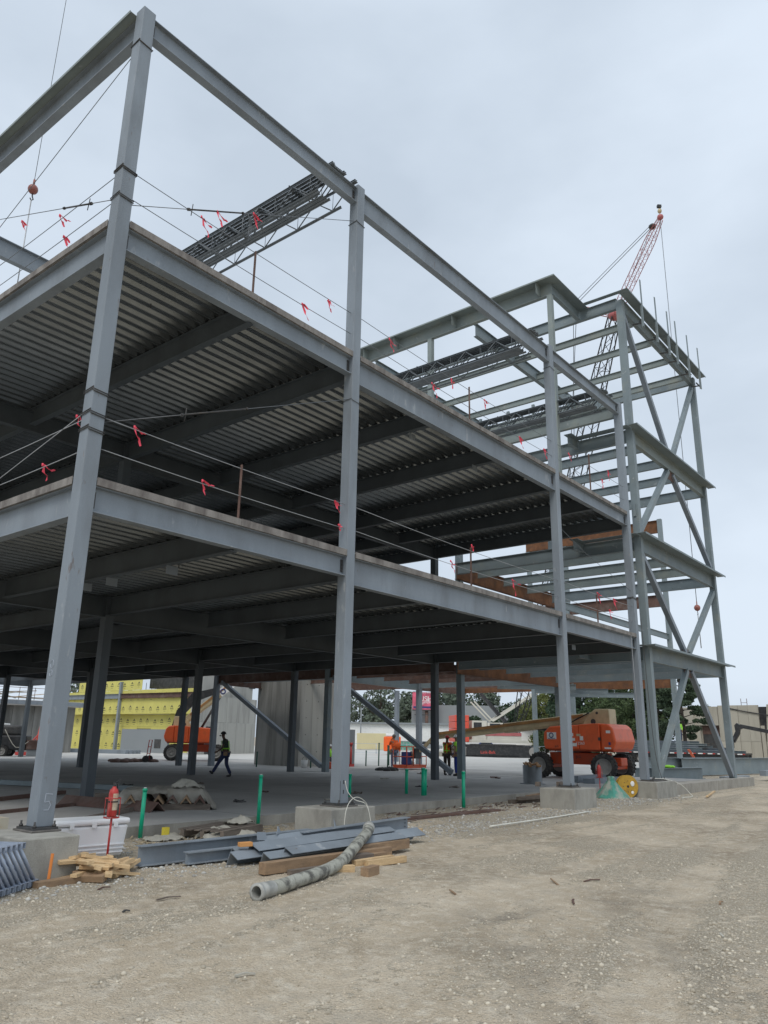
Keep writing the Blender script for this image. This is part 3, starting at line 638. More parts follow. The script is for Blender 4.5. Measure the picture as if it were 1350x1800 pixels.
# ================================================================== CABLES, GUYS, RIBBONS
def cable(pts, lb, r=.0075, m='cable', name='wire_cable', cat='cable', grp='wire guard cables'):
    o = MB(pts[0]).tube(pts, r, 5).obj(name, m); return tag(o, lb, cat, grp)
bays = ['first', 'second', 'third']
for zz, nm in ((Z2, 'lower'), (Z3, 'upper')):
    for i in range(3):
        for h, hn in ((1.03, 'upper strand'), (.50, 'lower strand')):
            cable(sag((GX[i]+CW+.01, .1, zz+h), (GX[i+1]-.01, .1, zz+h-.02), .03 if i != 1 else .06), 'thin guard cable along the %s deck edge, %s front bay, %s' % (nm, bays[i], hn), m='cablel' if zz == Z2 else 'cable')
    for h, hn in ((1.0, 'upper strand'), (.45, 'lower strand')):
        cable(sag((.1, CW+.01, zz+h), (.1, GY[1]-.01, zz+h), .05), 'thin guard cable along the left edge of the %s deck, %s' % (nm, hn), m='cablel' if zz == Z2 else 'cable')
def coil(z, r=.010, lb='', x=0, y=0, m='darkm', turns=2):
    pts = []
    e = .012
    for k in range(turns):
        dz = k*.035
        pts += [(x-e, y-e, z+dz), (x+CW+e, y-e, z+dz-.02), (x+CW+e, y+CW+e, z+dz), (x-e, y+CW+e, z+dz+.01)]
    pts.append((x-e, y-e, z+.035*turns))
    tag(MB((x, y, z)).tube(pts, r, 5).obj('cable_wrap', m), lb, 'cable wrap', 'cable wrapped round the front columns')
for z, lb in ((11.18, 'dark cable loops round the corner column, upper of the top deck pair'), (10.62, 'dark cable loops round the corner column, lower of the top deck pair'), (13.95, 'cable loop round the very top of the corner column'),
              (6.98, 'cable loops round the corner column, topmost above the lower deck'), (6.33, 'cable loops round the corner column, lowest above the lower deck'), (6.6, 'cable loops round the corner column, middle above the lower deck')):
    coil(z, .009 if z < 11 else .012, lb, turns=2 if z < 13 else 1)
coil(13.7, .009, 'dark cable loop near the top of the second column', GX[1], 0, turns=1); coil(9.05, .007, 'cable loop under the upper deck on the second column', GX[1], 0, turns=1)
coil(6.9, .010, 'cable loops on the last front column above the lower deck', GX[3], 0); coil(13.9, .008, 'cable loop on the third column near its top', GX[2], 0, turns=1)
def guy(a, b, ta, tb, lb):
    a = Vector(a); b = Vector(b); t = thing('turnbuckle_guy', lb, 'guy cable', a, 0, 'diagonal guy cables with turnbuckles')
    d = b-a; o = Vector((0, 0, 0))
    MB().tube([o, d], .0075, 5).obj('guy_wire', 'cable', t)
    tb_ = MB().tube([d*ta, d*(ta+.008)], .03, 6).tube([d*(ta+.008), d*tb], .016, 6).tube([d*tb, d*(tb+.006)], .028, 6)
    tb_.obj('turnbuckle', 'darkm', t)
    c = d*(ta+.015); MB().tube([c+Vector((0, 0, -.13)), c+Vector((.02, 0, .13))], .009, 5).obj('turnbuckle_bar', 'darkm', t)
    return t
g1 = guy((.27, .1, 10.62), (6.07, .1, 13.76), .20, .42, 'steel guy with turnbuckle rising from the corner column to the second column, top bay')
d = Vector((5.8, 0, 3.14)); cpt = d*.44
cp = MB()
for k in range(4): cp.tube([cpt+Vector((.02*k+.13*math.sin(a*.7)*(.7+.1*k), .01*k, -.28+.30*math.cos(a*.7))) for a in range(10)], .006, 4)
cp.obj('hanging_coil', 'cable', g1)
guy((.27, .1, 6.55), (6.07, .1, 9.08), .25, .50, 'light guy with turnbuckle rising from corner column to second column, lower bay')
guy((.1, .27, 10.72), (.1, 8.74, 13.9), .10, .22, 'guy with turnbuckle rising from the corner column along the left facade')
cable([(.1, .27, 13.95), (.1, 8.74, 11.0)], 'bare diagonal wire falling from the corner column top along the left facade', grp='diagonal wires')
cable([(.1, .27, 6.75), (.1, 5.0, 5.72)], 'doubled diagonal wire on the left of the corner column above the lower deck', m='cablel', grp='diagonal wires')
cable([(21.94, .1, 7.2), (18.2, .1, 7.9), (16.31, .1, 8.4)], 'loose wire between the last two front columns above the lower deck', grp='diagonal wires')
cable(sag((21.94, .1, 6.9), (19.0, .1, 6.55), .05, 5), 'short slack wire tied to the last front column', grp='diagonal wires')
cable([(21.35, -.03, 5.5), (21.38, -.04, 3.5), (21.36, -.05, 1.9)], 'pale rope hanging from the lower deck edge near the last column', .008, 'cablel', 'rope', 'rope', 'hanging ropes')
def ribbon(p, lb, L=.34, seed=0, lean=.5):
    rd = random.Random(seed); b = MB(p)
    for k in range(2):
        a = Vector(p); w = .022; dx = rd.uniform(-1, 1)*lean; dy = rd.uniform(-.5, .5)*lean; pts = []
        for i in range(6):
            f = i/5; c = a+Vector(((.75+.2*dx)*f*L*(.9 if k == 0 else .5)+.02*math.sin(i*2+seed), dy*f*L*.4, -f*L*(.16+.55*k)+.025*math.sin(i*1.7+k))); ww = w*(1-.5*abs(f-.4)); ang = i*.8+seed
            pts.append((c-Vector((math.cos(ang)*ww, math.sin(ang)*ww, .01)), c+Vector((math.cos(ang)*ww, math.sin(ang)*ww, .01))))
        vs = []; 
        for u_, v_ in pts: vs += [u_, v_]
        k0 = len(vs); vs += [Vector(v)+Vector((.003, .004, .003)) for v in vs]
        fs = [(2*i, 2*i+1, 2*i+3, 2*i+2) for i in range(5)]+[(k0+2*i+2, k0+2*i+3, k0+2*i+1, k0+2*i) for i in range(5)]+[(2*i, 2*i+2, k0+2*i+2, k0+2*i) for i in range(5)]+[(2*i+3, 2*i+1, k0+2*i+1, k0+2*i+3) for i in range(5)]
        b.add(vs, fs)
    b.tube([Vector(p)+Vector((0, 0, .03)), Vector(p)-Vector((0, 0, .02))], .016, 6)
    tag(b.obj('flagging_ribbon', 'ribbon'), lb, 'ribbon', 'red flagging ribbons')
RB = [((1.75, .1, 11.27), 'red ribbon on the upper top deck cable nearest the corner column', .5, 1), ((2.1, .1, 11.6), 'red ribbon on the turnbuckle guy beside the wire coil', .4, 2), ((3.0, .1, 12.1), 'red ribbon on the guy wire right of the hanging coil', .4, 3),
      ((4.5, .1, 10.73), 'pale pink ribbon low over the top deck edge, first bay', .45, 4), ((5.3, .1, 11.2), 'small red ribbon close to the second column, top deck', .3, 5), ((7.5, .1, 11.22), 'red ribbon just right of the second column, top deck', .45, 6),
      ((9.3, .1, 10.72), 'red ribbon below the middle joist bundle, lower strand', .5, 7), ((10.2, .1, 11.2), 'red ribbon beside the second top deck post', .35, 8), ((11.9, .1, 11.2), 'red ribbon right of the second top deck post', .35, 9), ((13.9, .1, 10.7), 'red ribbon under the third joist bundle, left one', .45, 10),
      ((15.5, .1, 10.8), 'red ribbon left of the third front column, top deck', .4, 11), ((17.3, .1, 11.2), 'red ribbon right of the third front column, top deck', .35, 12), ((20.6, .1, 11.5), 'red ribbon near the last column, top deck, higher one', .45, 13), ((20.0, .1, 11.0), 'red ribbon near the last column, top deck, lower one', .4, 14),
      ((.1, 2.3, 11.33), 'red ribbon on the left facade turnbuckle guy', .28, 15), ((.1, 3.95, 11.95), 'small red ribbon where the left guy meets the diagonal wire', .22, 16), ((.1, 2.0, 10.72), 'red ribbon on the lower cable of the left top deck', .35, 17), ((.1, .36, 11.25), 'tiny red ribbon at the left side of the corner column', .2, 18),
      ((.1, .6, 6.72), 'red ribbon at the left side of the corner column, lower deck', .33, 19), ((.1, 1.5, 6.08), 'red ribbon on the lower cable left of the corner column', .33, 20), ((.85, .1, 6.66), 'red ribbon just right of the corner column, lower deck', .4, 21), ((2.3, .1, 6.12), 'red ribbon left of the first lower deck post', .32, 22),
      ((5.75, .1, 6.6), 'red ribbon against the second column, upper cable', .3, 23), ((5.9, .1, 6.12), 'tiny red ribbon against the second column, lower cable', .15, 24), ((10.1, .1, 6.12), 'red ribbon left of the second lower deck post', .4, 25), ((13.2, .1, 6.15), 'long red ribbon left of the third column, lower deck', .6, 26),
      ((11.06, .08, 6.72), 'red ribbon tied on top of the second lower deck post', .2, 27), ((18.9, .08, 6.65), 'red ribbon tied on top of the third lower deck post', .5, 28), ((20.3, .1, 6.65), 'red ribbon by the last column, lower deck', .5, 29), ((19.9, .1, 6.2), 'thin red ribbon hanging low by the last column', .4, 30)]
for p, lb, L_, sd_ in RB: ribbon(p, lb, L_, sd_)
# crane hooks
M['hookred'] = mat('brown_red_ball_paint', (.27, .09, .07), .45, 0, .25, 6)
def hook(p, z1, z2, lb, top=None, rl=.012, rb=.15):
    t = thing('crane_hook_ball', lb, 'crane hook', p); top = top or (0, 0, z1-p[2])
    MB().ball((0, 0, 0), rb, 8, (1, 1, 1.05)).tube([(0, 0, rb), (0, 0, rb+.22)], .035, 6).obj('headache_ball', 'hookred', t)
    MB().tube([(0, 0, rb+.2), top], rl, 5).obj('hoist_rope', 'cable', t)
    MB().tube([(0, 0, -rb), (.02, 0, -rb-.12), (.06, 0, -rb-.2), (.0, 0, -rb-.27), (-.05, 0, -rb-.2)], .022, 6).obj('hook', 'darkm', t)
    MB().tube([(0, 0, -rb-.26), (0.02, 0, z2-p[2])], .02 if rb < .2 else .03, 5).obj('sling', 'cablel', t)
hook((3.73, 12.56, 19.34), 60, 14.9, 'brown red crane ball hanging at the upper left, over the top deck', rb=.165, top=(.15, 0, 40), rl=.010)
# ================================================================== FOREGROUND ITEMS
def onground(x, y): return height(x, y)
# cooler
t = thing('ice_chest', 'large white ice chest with ribbed base standing behind the near pier', 'cooler', (1.25, .80, .02), math.radians(-8)); t.scale = (.84, .84, .92)
MB().add([(-.60,-.26,.02),(.60,-.26,.02),(.60,.26,.02),(-.60,.26,.02),(-.66,-.30,.50),(.66,-.30,.50),(.66,.30,.50),(-.66,.30,.50)], [(3,2,1,0),(4,5,6,7),(0,1,5,4),(1,2,6,5),(2,3,7,6),(3,0,4,7)]).obj('tub', 'cooler', t, bevel=.04)
lid = MB().box((-.68, -.32, .507), (.68, .32, .60)).obj('lid', 'cooler', t, bevel=.035)
for k in range(3): MB().bar((-.60-.008*k, -.276-.008*k, .08+.06*k), (.60+.008*k, -.276-.008*k, .08+.06*k), .02, .025).obj('rib', 'cooler', t, bevel=.006)
for x in (-.4, 0, .4): MB().box((x-.04, -.327, .47), (x+.04, -.315, .54)).obj('latch', 'cooler', t)
# fire extinguishers on stands
def extinguisher(loc, lb, dusty, h=.62):
    t = thing('fire_extinguisher_stand', lb, 'fire extinguisher', loc, .3); t.scale = (.84, .84, .96)
    MB().lathe((0, 0, 0), [(0, 0), (.26, 0), (.26, .02), (.06, .035), (0, .035)], 20).obj('base_disc', 'red', t)
    MB().cyl((0, 0, .03), (.01, 0, h), .019, 8).obj('stand_pole', 'red', t)
    b = MB(); 
    for z in (h+.02, h+.30):
        b.tube([(.13*math.cos(a*math.pi/8), .13*math.sin(a*math.pi/8), z) for a in range(17)], .008, 5)
    for a in range(4): b.tube([(.13*math.cos(a*1.57+.4), .13*math.sin(a*1.57+.4), h+.02), (.13*math.cos(a*1.57+.4), .13*math.sin(a*1.57+.4), h+.30)], .007, 5)
    b.bar((-.13, 0, h+.015), (.13, 0, h+.015), .02, .01).obj('wire_basket', 'red', t)
    c = MB().lathe((0, 0, h+.03), [(0, 0), (.075, 0), (.082, .02), (.082, .34), (.07, .39), (.035, .42), (.03, .44), (0, .44)], 18).obj('cylinder', 'red', t)
    if dusty:
        v = MB(); 
        vs = [(.0845*math.cos(a), .0845*math.sin(a), h+.03+z) for z in (.10, .34) for a in np.linspace(-2.5, -1.0, 9)]
        v.add(vs, [(i, i+1, i+10, i+9) for i in range(8)]).obj('label', 'extlab', c)
        MB().lathe((0, 0, h+.24), [(.083, 0), (.086, 0), (.086, .02), (.083, .02)], 18).obj('strap', 'black', c)
    hd = MB().cyl((0, 0, h+.46), (0, 0, h+.52), .022, 8).bar((-.03, 0, h+.53), (.13, 0, h+.57), .02, .012).bar((-.03, 0, h+.51), (.11, 0, h+.51), .02, .012).obj('valve_handle', 'black', t)
    MB().tube([(.02, 0, h+.50), (.10, .03, h+.53), (.135, .05, h+.43), (.12, .06, h+.30), (.10, .05, h+.22)], .011, 6).obj('hose', 'black', t)
    return t
extinguisher((1.24, .16, .01), 'dusty red fire extinguisher on a red pole stand near the white cooler', True)
extinguisher((20.95, 1.3, .01), 'red fire extinguisher on a thin stand beside the teal skirted hopper', False, .62)
# lumber pile: individual offcuts
wt = []
R_ = random.Random(3)
def board(name, c, L_, w, h, rz, m, lb, grp, tilt=0, rx=0):
    o = MB().box((-L_/2, -w/2, -h/2), (L_/2, w/2, h/2)).obj(name, m, loc=c, bevel=.004); o.rotation_euler = (rx, tilt, rz); return tag(o, lb, 'timber', grp)
sp = [(.36,-.55,.05,.75,.09,.05,.35),(.55,-.62,.05,.8,.09,.05,-.25),(.62,-.85,.05,.7,.09,.05,.2),(.42,-.78,.10,.6,.09,.05,.9),(.66,-.6,.11,.85,.09,.05,.05),(.45,-.95,.05,.45,.09,.05,1.4),
      (.30,-.92,.06,.4,.09,.06,-.9),(.58,-.72,.16,.62,.09,.045,-.55),(.40,-.62,.17,.72,.09,.045,-.28),(.34,-.70,.22,.66,.09,.045,-.12),(.50,-.83,.20,.5,.09,.045,-.7),(.88,-.62,.08,.9,.09,.05,.5),(.98,-.72,.06,.85,.09,.05,.62),
      (.75,-.45,.14,.5,.09,.045,1.15),(.60,-.40,.2,.45,.09,.045,1.4),(.82,-.55,.20,.35,.09,.045,1.0),(.52,-1.02,.10,.5,.09,.045,1.0),(.28,-1.05,.06,.34,.1,.08,-1.1),(.70,-.95,.05,.7,.09,.04,.1),(.80,-.8,.11,.6,.09,.045,.35)]
R2 = random.Random(11)
for _ in range(12): sp.append((R2.uniform(.25, .95), R2.uniform(-.95, -.5), R2.uniform(.08, .24), R2.uniform(.35, .7), .09, .042, R2.uniform(-1.3, 1.4)))
for i, (x, y, z, L_, w, h, rz) in enumerate(sp):
    board('lumber_offcut', (x, y, z+.0), L_, w, h, rz, 'wood' if i not in (6, 17) else 'woodd', 'short pale lumber offcut in the heap against the near pier', 'lumber offcuts heaped by the near pier', R_.uniform(-.22, .22), R_.uniform(-.3, .3))
board('timber_block', (-.12, -.93, .04), .62, .12, .08, .1, 'woodd', 'brown timber board lying along the foot of the near pier', 'loose boards by the near pier')
o = MB().bar((0, 0, -.05), (.02, .01, .30), .035, .015).obj('survey_stake', 'orangestake', loc=(-.19, -.83, .06)); tag(o, 'small orange survey stake at the foot of the near pier', 'stake')
# galvanised truss/scaffold frames leaning at the lower left
tr = thing('ladder_frame_stack', 'stack of bluish galvanised ladder frames lying by the near pier', 'scaffold frames', (-.36, -.88, .0), math.radians(32))
for i in range(9):
    x = -i*.105; b = MB(); lean = -.40; top = .52
    for (z, xo) in ((.06, 0), (top, lean)):
        X0 = x+xo
        b.box((X0-.034, 0, z-.034), (X0-.028, 3.4, z+.034)); b.box((X0+.028, 0, z-.034), (X0+.034, 3.4, z+.034)); b.box((X0-.0275, 0, z+.028), (X0+.0275, 3.4, z+.0335))
    for k in range(7):
        y = .05+k*.5; b.tube([(x, y, .09), (x+lean, y+.0, top-.03)], .023, 8); b.tube([(x, y+.02, .09), (x+lean, y+.48, top-.03)], .02, 8)
    b.obj('ladder_frame', 'galv', tr)
# pile of girders and angles
def tg(o, lb, cat='steel beam', grp='loose steel in the pile by the second pier'): return tag(o, lb, cat, grp)
def steelI(a, b, d, lb, bf=.16, up=(0, 0, 1), m='steel'):
    a = Vector(a); b_ = Vector(b); o = MB(a).ibeam(a, b_, d, bf, .014, .01, up).obj('loose_girder', m); return tg(o, lb)
steelI((1.34, -.44, .285), (4.5, -.76, .31), .27, 'long grey girder with a coped end, left part of the pile')
steelI((3.9, -1.14, .335), (6.4, -1.39, .43), .22, 'long grey girder with bolt holes in its right end')
steelI((1.9, -.80, .185), (3.3, -.98, .20), .16, 'short low girder lying in front of the long ones')
o = MB((8.2, .02, 0)).box((8.09, .145-.02, .15), (8.1, .15, .5)); 
hb = MB((6.3, -1.4, 0))
for z in (.39, .33, .27): hb.cyl((6.33, -1.39, z), (6.33, -1.398, z), .010, 8)
tg(hb.obj('bolt_holes', 'black'), 'dark bolt holes at the right end of the long girder', 'bolt holes')
for i, (a, b_) in enumerate((((2.45, .02), (2.52, .03)), ((5.0, .12), (5.06, .16)))):
    pass
def angle(a, b, w, lb, roll_=0., th=.010):
    a = Vector(a); b_ = Vector(b); c, s_ = math.cos(roll_), math.sin(roll_)
    P = [(0, 0), (w, 0), (w, th), (th, th), (th, w), (0, w)]
    P = [(x*c-y*s_, x*s_+y*c) for x, y in P]
    tg(MB(a).prof(a, b_, P).obj('steel_angle', 'steel'), lb, 'steel angle')
A = [((2.35, -1.24, .19), (4.9, -1.44, .24), .21, -2.0, 'broad bluish steel angle, frontmost in the pile'), ((2.50, -1.10, .22), (5.2, -1.26, .27), .20, -2.0, 'broad steel angle second from the front in the pile'),
     ((2.72, -1.24, .28), (5.9, -1.30, .33), .24, -1.95, 'longest bluish angle across the top of the pile'), ((2.66, -1.60, .19), (4.9, -1.80, .23), .19, -1.95, 'flat bluish angle on the timbers at the front'),
     ((2.98, -1.72, .24), (5.5, -1.90, .28), .20, -1.95, 'bluish angle lying over the brown timber'), ((3.1, -1.08, .33), (5.5, -1.12, .36), .17, -2.2, 'narrow angle tucked against the long girder'), ((4.9, -1.40, .24), (6.62, -1.45, .24), .24, -2.05, 'angle at the right end of the pile beneath the girder')]
for a, b_, w, rl_, lb in A: angle(a, b_, w, lb, rl_)
for i, (x, y, z, r_) in enumerate(((3.45, -1.10, .33, .4), (4.75, -1.12, .35, .6), (3.05, -1.15, .28, 0.))):
    o = MB().poly([(-.09, 0, 0), (.1, 0, .02), (.02, 0, .13)] if i < 2 else [(-.1, 0, 0), (.1, 0, 0), (.08, 0, .12), (-.09, 0, .12)], .012).obj('loose_gusset', 'steel', loc=(x, y, z)); o.rotation_euler = (-.3, .1, r_)
    tg(o, ['small triangular plate standing on the left of the pile', 'small triangular plate standing by the hose end', 'small square plate at the left end of the pile'][i], 'steel plate')
# timbers under the pile
M['orangewood'] = mat('fresh_orange_wood', (.62, .30, .10), .8)
TB = [(3.4, -2.25, .085, 2.55, .14, .15, -.07, 'woodd', 'long brown timber beam under the front angles'), (4.9, -2.05, .11, 1.3, .14, .15, .05, 'woodd', 'brown timber beam under the hose, right of the pile'), (3.95, -2.62, .05, .85, .09, .09, -.05, 'wood', 'pale post offcut on the gravel, upper'),
      (4.05, -2.78, .05, .8, .09, .09, -.12, 'wood', 'pale post offcut on the gravel, lower'), (3.0, -2.78, .05, .45, .09, .1, -.5, 'wood', 'short pale block beside the hose'), (3.15, -3.22, .06, .34, .12, .12, .22, 'woodd', 'short brown block alone in front of the hose'), (3.85, -2.42, .07, .45, .16, .13, -.2, 'woodg', 'dark timber block under the hose'),
      (4.25, -2.42, .06, .4, .12, .11, 0, 'woodd', 'brown block behind the pale posts'), (2.62, -1.25, .27, .2, .1, .06, -.3, 'orangewood', 'small bright orange wood block on the angles'), (7.42, -.9, .06, .14, .14, .12, .4, 'wood', 'single wood cube on the gravel right of the pile'), (2.8, -2.45, .03, .8, .1, .07, -.1, 'woodg', 'dark board half under the long timber')]
for x, y, z, L_, w, h, rz, m, lb in TB: board('timber_piece', (x, y, z), L_, w, h, rz, m, lb, 'timbers around the girder pile')
# hose
hp = [(1.08, -3.35, .09), (1.45, -3.27, .088), (1.85, -3.14, .09), (2.45, -2.96, .09), (3.05, -2.74, .12), (3.5, -2.53, .18), (3.9, -2.32, .245), (4.3, -2.10, .29), (4.65, -1.90, .33), (4.95, -1.68, .36)]
t = thing('concrete_hose', 'thick dirty concrete pump hose lying over the steel pile', 'hose', (1.08, -3.35, 0))
def rel(ps, o): return [tuple(Vector(p)-Vector(o)) for p in ps]
def smooth(ps, k=4):
    ps = [Vector(p) for p in ps]; out = []
    for i in range(len(ps)-1):
        p0, p1, p2, p3 = ps[max(i-1, 0)], ps[i], ps[i+1], ps[min(i+2, len(ps)-1)]
        for j in range(k):
            s_ = j/k; out.append(.5*((2*p1)+(p2-p0)*s_+(2*p0-5*p1+4*p2-p3)*s_**2+(3*p1-p0-3*p2+p3)*s_**3))
    out.append(ps[-1]); return out
sp_ = smooth(rel(hp, (1.08, -3.35, 0))); MB().tube(sp_, .082, 16, cap=False).obj('hose_tube', 'hose', t)
dd = (sp_[1]-sp_[0]).normalized(); c0 = sp_[0]
MB().lathe(c0-dd*.16, [(.068, 0), (.098, 0), (.098, .035), (.088, .04), (.088, .10), (.094, .105), (.094, .16), (.088, .165), (.088, .3), (.083, .31)], 20, dd).lathe(c0-dd*.16, [(.068, 0), (.066, .35)], 20, dd).obj('end_coupling', 'hosef', t)
de = (sp_[-1]-sp_[-2]).normalized(); MB().lathe(sp_[-1]-de*.12, [(.085, 0), (.098, .01), (.098, .1), (.10, .18), (.085, .2), (.06, .2)], 18, de).obj('end_coupling', 'hosef', t)
# cords
def cord(pts, r, m, lb, cat='cord', name='power_cord', grp=None): return tag(MB(pts[0]).tube(smooth(pts), r, 6).obj(name, m), lb, cat, grp)
M['cordw'] = mat('white_cord', (.66, .65, .58), .5)
cord([(6.2, -.02, 1.0), (6.22, -.08, .8), (6.3, -.2, .66), (6.45, -.35, .58), (6.5, -.43, .3), (6.5, -.45, .02)], .007, 'cordw', 'white cord dropping from the second column over its pier')
cord([(5.75, -.42, .02), (5.78, -.42, .45), (5.95, -.38, .66), (6.2, -.35, .72), (6.45, -.36, .6), (6.5, -.40, .4)], .007, 'cordw', 'white cord looped across the front of the second pier')
cord([(22.4, -.1, .62), (23.0, -.3, .58), (23.65, -.55, .40), (23.95, -.75, .1), (23.4, -1.0, .03), (22.6, -.9, .03)], .014, 'cordw', 'cream hose looping off the last pier onto the gravel')
cord([(22.35, -.06, 6.2), (22.45, -.09, 3.2), (22.65, -.10, 1.4), (22.8, -.2, .62)], .010, 'darkm', 'dark cable hanging down the last column pair')
cord([(9.6, -1.2, .03), (12.0, -1.2, .03), (14.8, -1.1, .03)], .018, 'cordw', 'straight white pipe lying on gravel in front of the third pier', 'pipe', 'thin_pipe')
# green pipe stubs
def stub(x, y, z0, h, lb, r=.038, n_=1, m='green'):
    t = thing('pipe_stub', lb, 'pipe stub', (x, y, z0), 0, 'green pipe stubs')
    for k in range(n_):
        MB().cyl((k*.10, 0, 0), (k*.10+.01, 0, h-.03*k), r, 12).lathe((k*.10+.01, 0, h-.03*k), [(r, -.05), (r+.006, -.05), (r+.006, .005), (0, .005)], 12).obj('pipe', m, t)
        if m == 'green': MB().cyl((k*.10+.01, 0, h-.028*k+.005), (k*.10+.01, 0, h-.028*k+.02), r*.75, 10).obj('pale_cap', 'white', t)
stub(3.25, 2.28, 0, .85, 'green pipe stub right of the dusty fire extinguisher'); stub(6.07, 2.25, 0, 1.02, 'green pipe stub left of the second column'); stub(11.9, 4.85, .19, .62, 'green pipe stub just right of the second column', .05)
stub(14.26, 4.6, .19, .72, 'green pipe stub left of the paired one in the middle', .05); stub(14.05, 3.82, .19, .78, 'paired green pipe stubs in the middle', .055, 2); stub(13.46, 2.0, .0, .95, 'green pipe stub nearest the slab edge on the right', .05)
for x, y, h, n_, lb in ((31.8, 21.0, .9, 1, 'dark green stub by the square sleeve, farthest left'), (32.9, 20.9, 1.35, 1, 'tall thin dark stub beyond the orange lift'), (34.4, 21.3, 1.2, 1, 'thin dark stub second from the orange lift'), (30.9, 18.6, 1.25, 1, 'thin dark stub next to the man in orange'),
                      (26.6, 23.6-3, .7, 1, 'green stub in front of the concrete core, right'), (25.6, 21.2, .75, 1, 'green stub in front of the concrete core, middle'), (24.8, 23.0, .8, 1, 'green stub in front of the concrete core, left')):
    stub(x, y, .19, h, lb, .04, 1, 'dkgreen')
# ================================================================== MACHINES
hook((45.95, 5.0, 10.3), 40, 7.7, 'orange red crane ball hanging inside the braced frame on the far right', top=(.05, -.08, 29.6), rl=.022, rb=.2)
def wheel(par, x, y, r, w, steer=0, side=1):
    t = MB().lathe((0, -w/2, 0), [(r*.62, 0), (r*.80, -.015), (r*.93, .02), (r*.97, .06), (r*.97, w-.06), (r*.93, w-.02), (r*.80, w+.015), (r*.62, w)], 28, (0, 1, 0))
    for k in range(22):
        a = k*2*math.pi/22
        for s_ in (-1, 1):
            aa = a+(.14 if s_ > 0 else 0); c, sn = math.cos(aa), math.sin(aa); c2_, sn2 = math.cos(aa+.16), math.sin(aa+.16)
            t.bar((c*r*.955, s_*.01, sn*r*.955), (c2_*r*.95, s_*w*.5, sn2*r*.95), .065, .055, (c, 0, sn))
    o = t.obj('wheel', 'tyre', par, (x, y, r)); o.rotation_euler = (0, random.uniform(0, 6), steer)
    m_ = MB().lathe((0, -w*.5, 0), [(0, w*.30), (r*.18, w*.28), (r*.2, w*.18), (r*.34, w*.18), (r*.42, w*.30), (r*.56, w*.10), (r*.63, 0.0), (r*.63, w), (r*.56, w*.9), (r*.42, w*.72), (r*.2, w*.75), (0, w*.75)], 24, (0, 1, 0))
    for k in range(8): a = k*math.pi/4; m_.cyl((math.cos(a)*r*.27, -w*.5+w*.14, math.sin(a)*r*.27), (math.cos(a)*r*.27, -w*.5+w*.2, math.sin(a)*r*.27), .018, 6)
    m_.obj('rim', 'rim', o)
    return o
def cover(pts, y0, y1, r=.07):
    """side outline in x-z, thickened y0..y1"""
    return MB().poly([(x, y0, z) for x, z in pts], y1-y0)
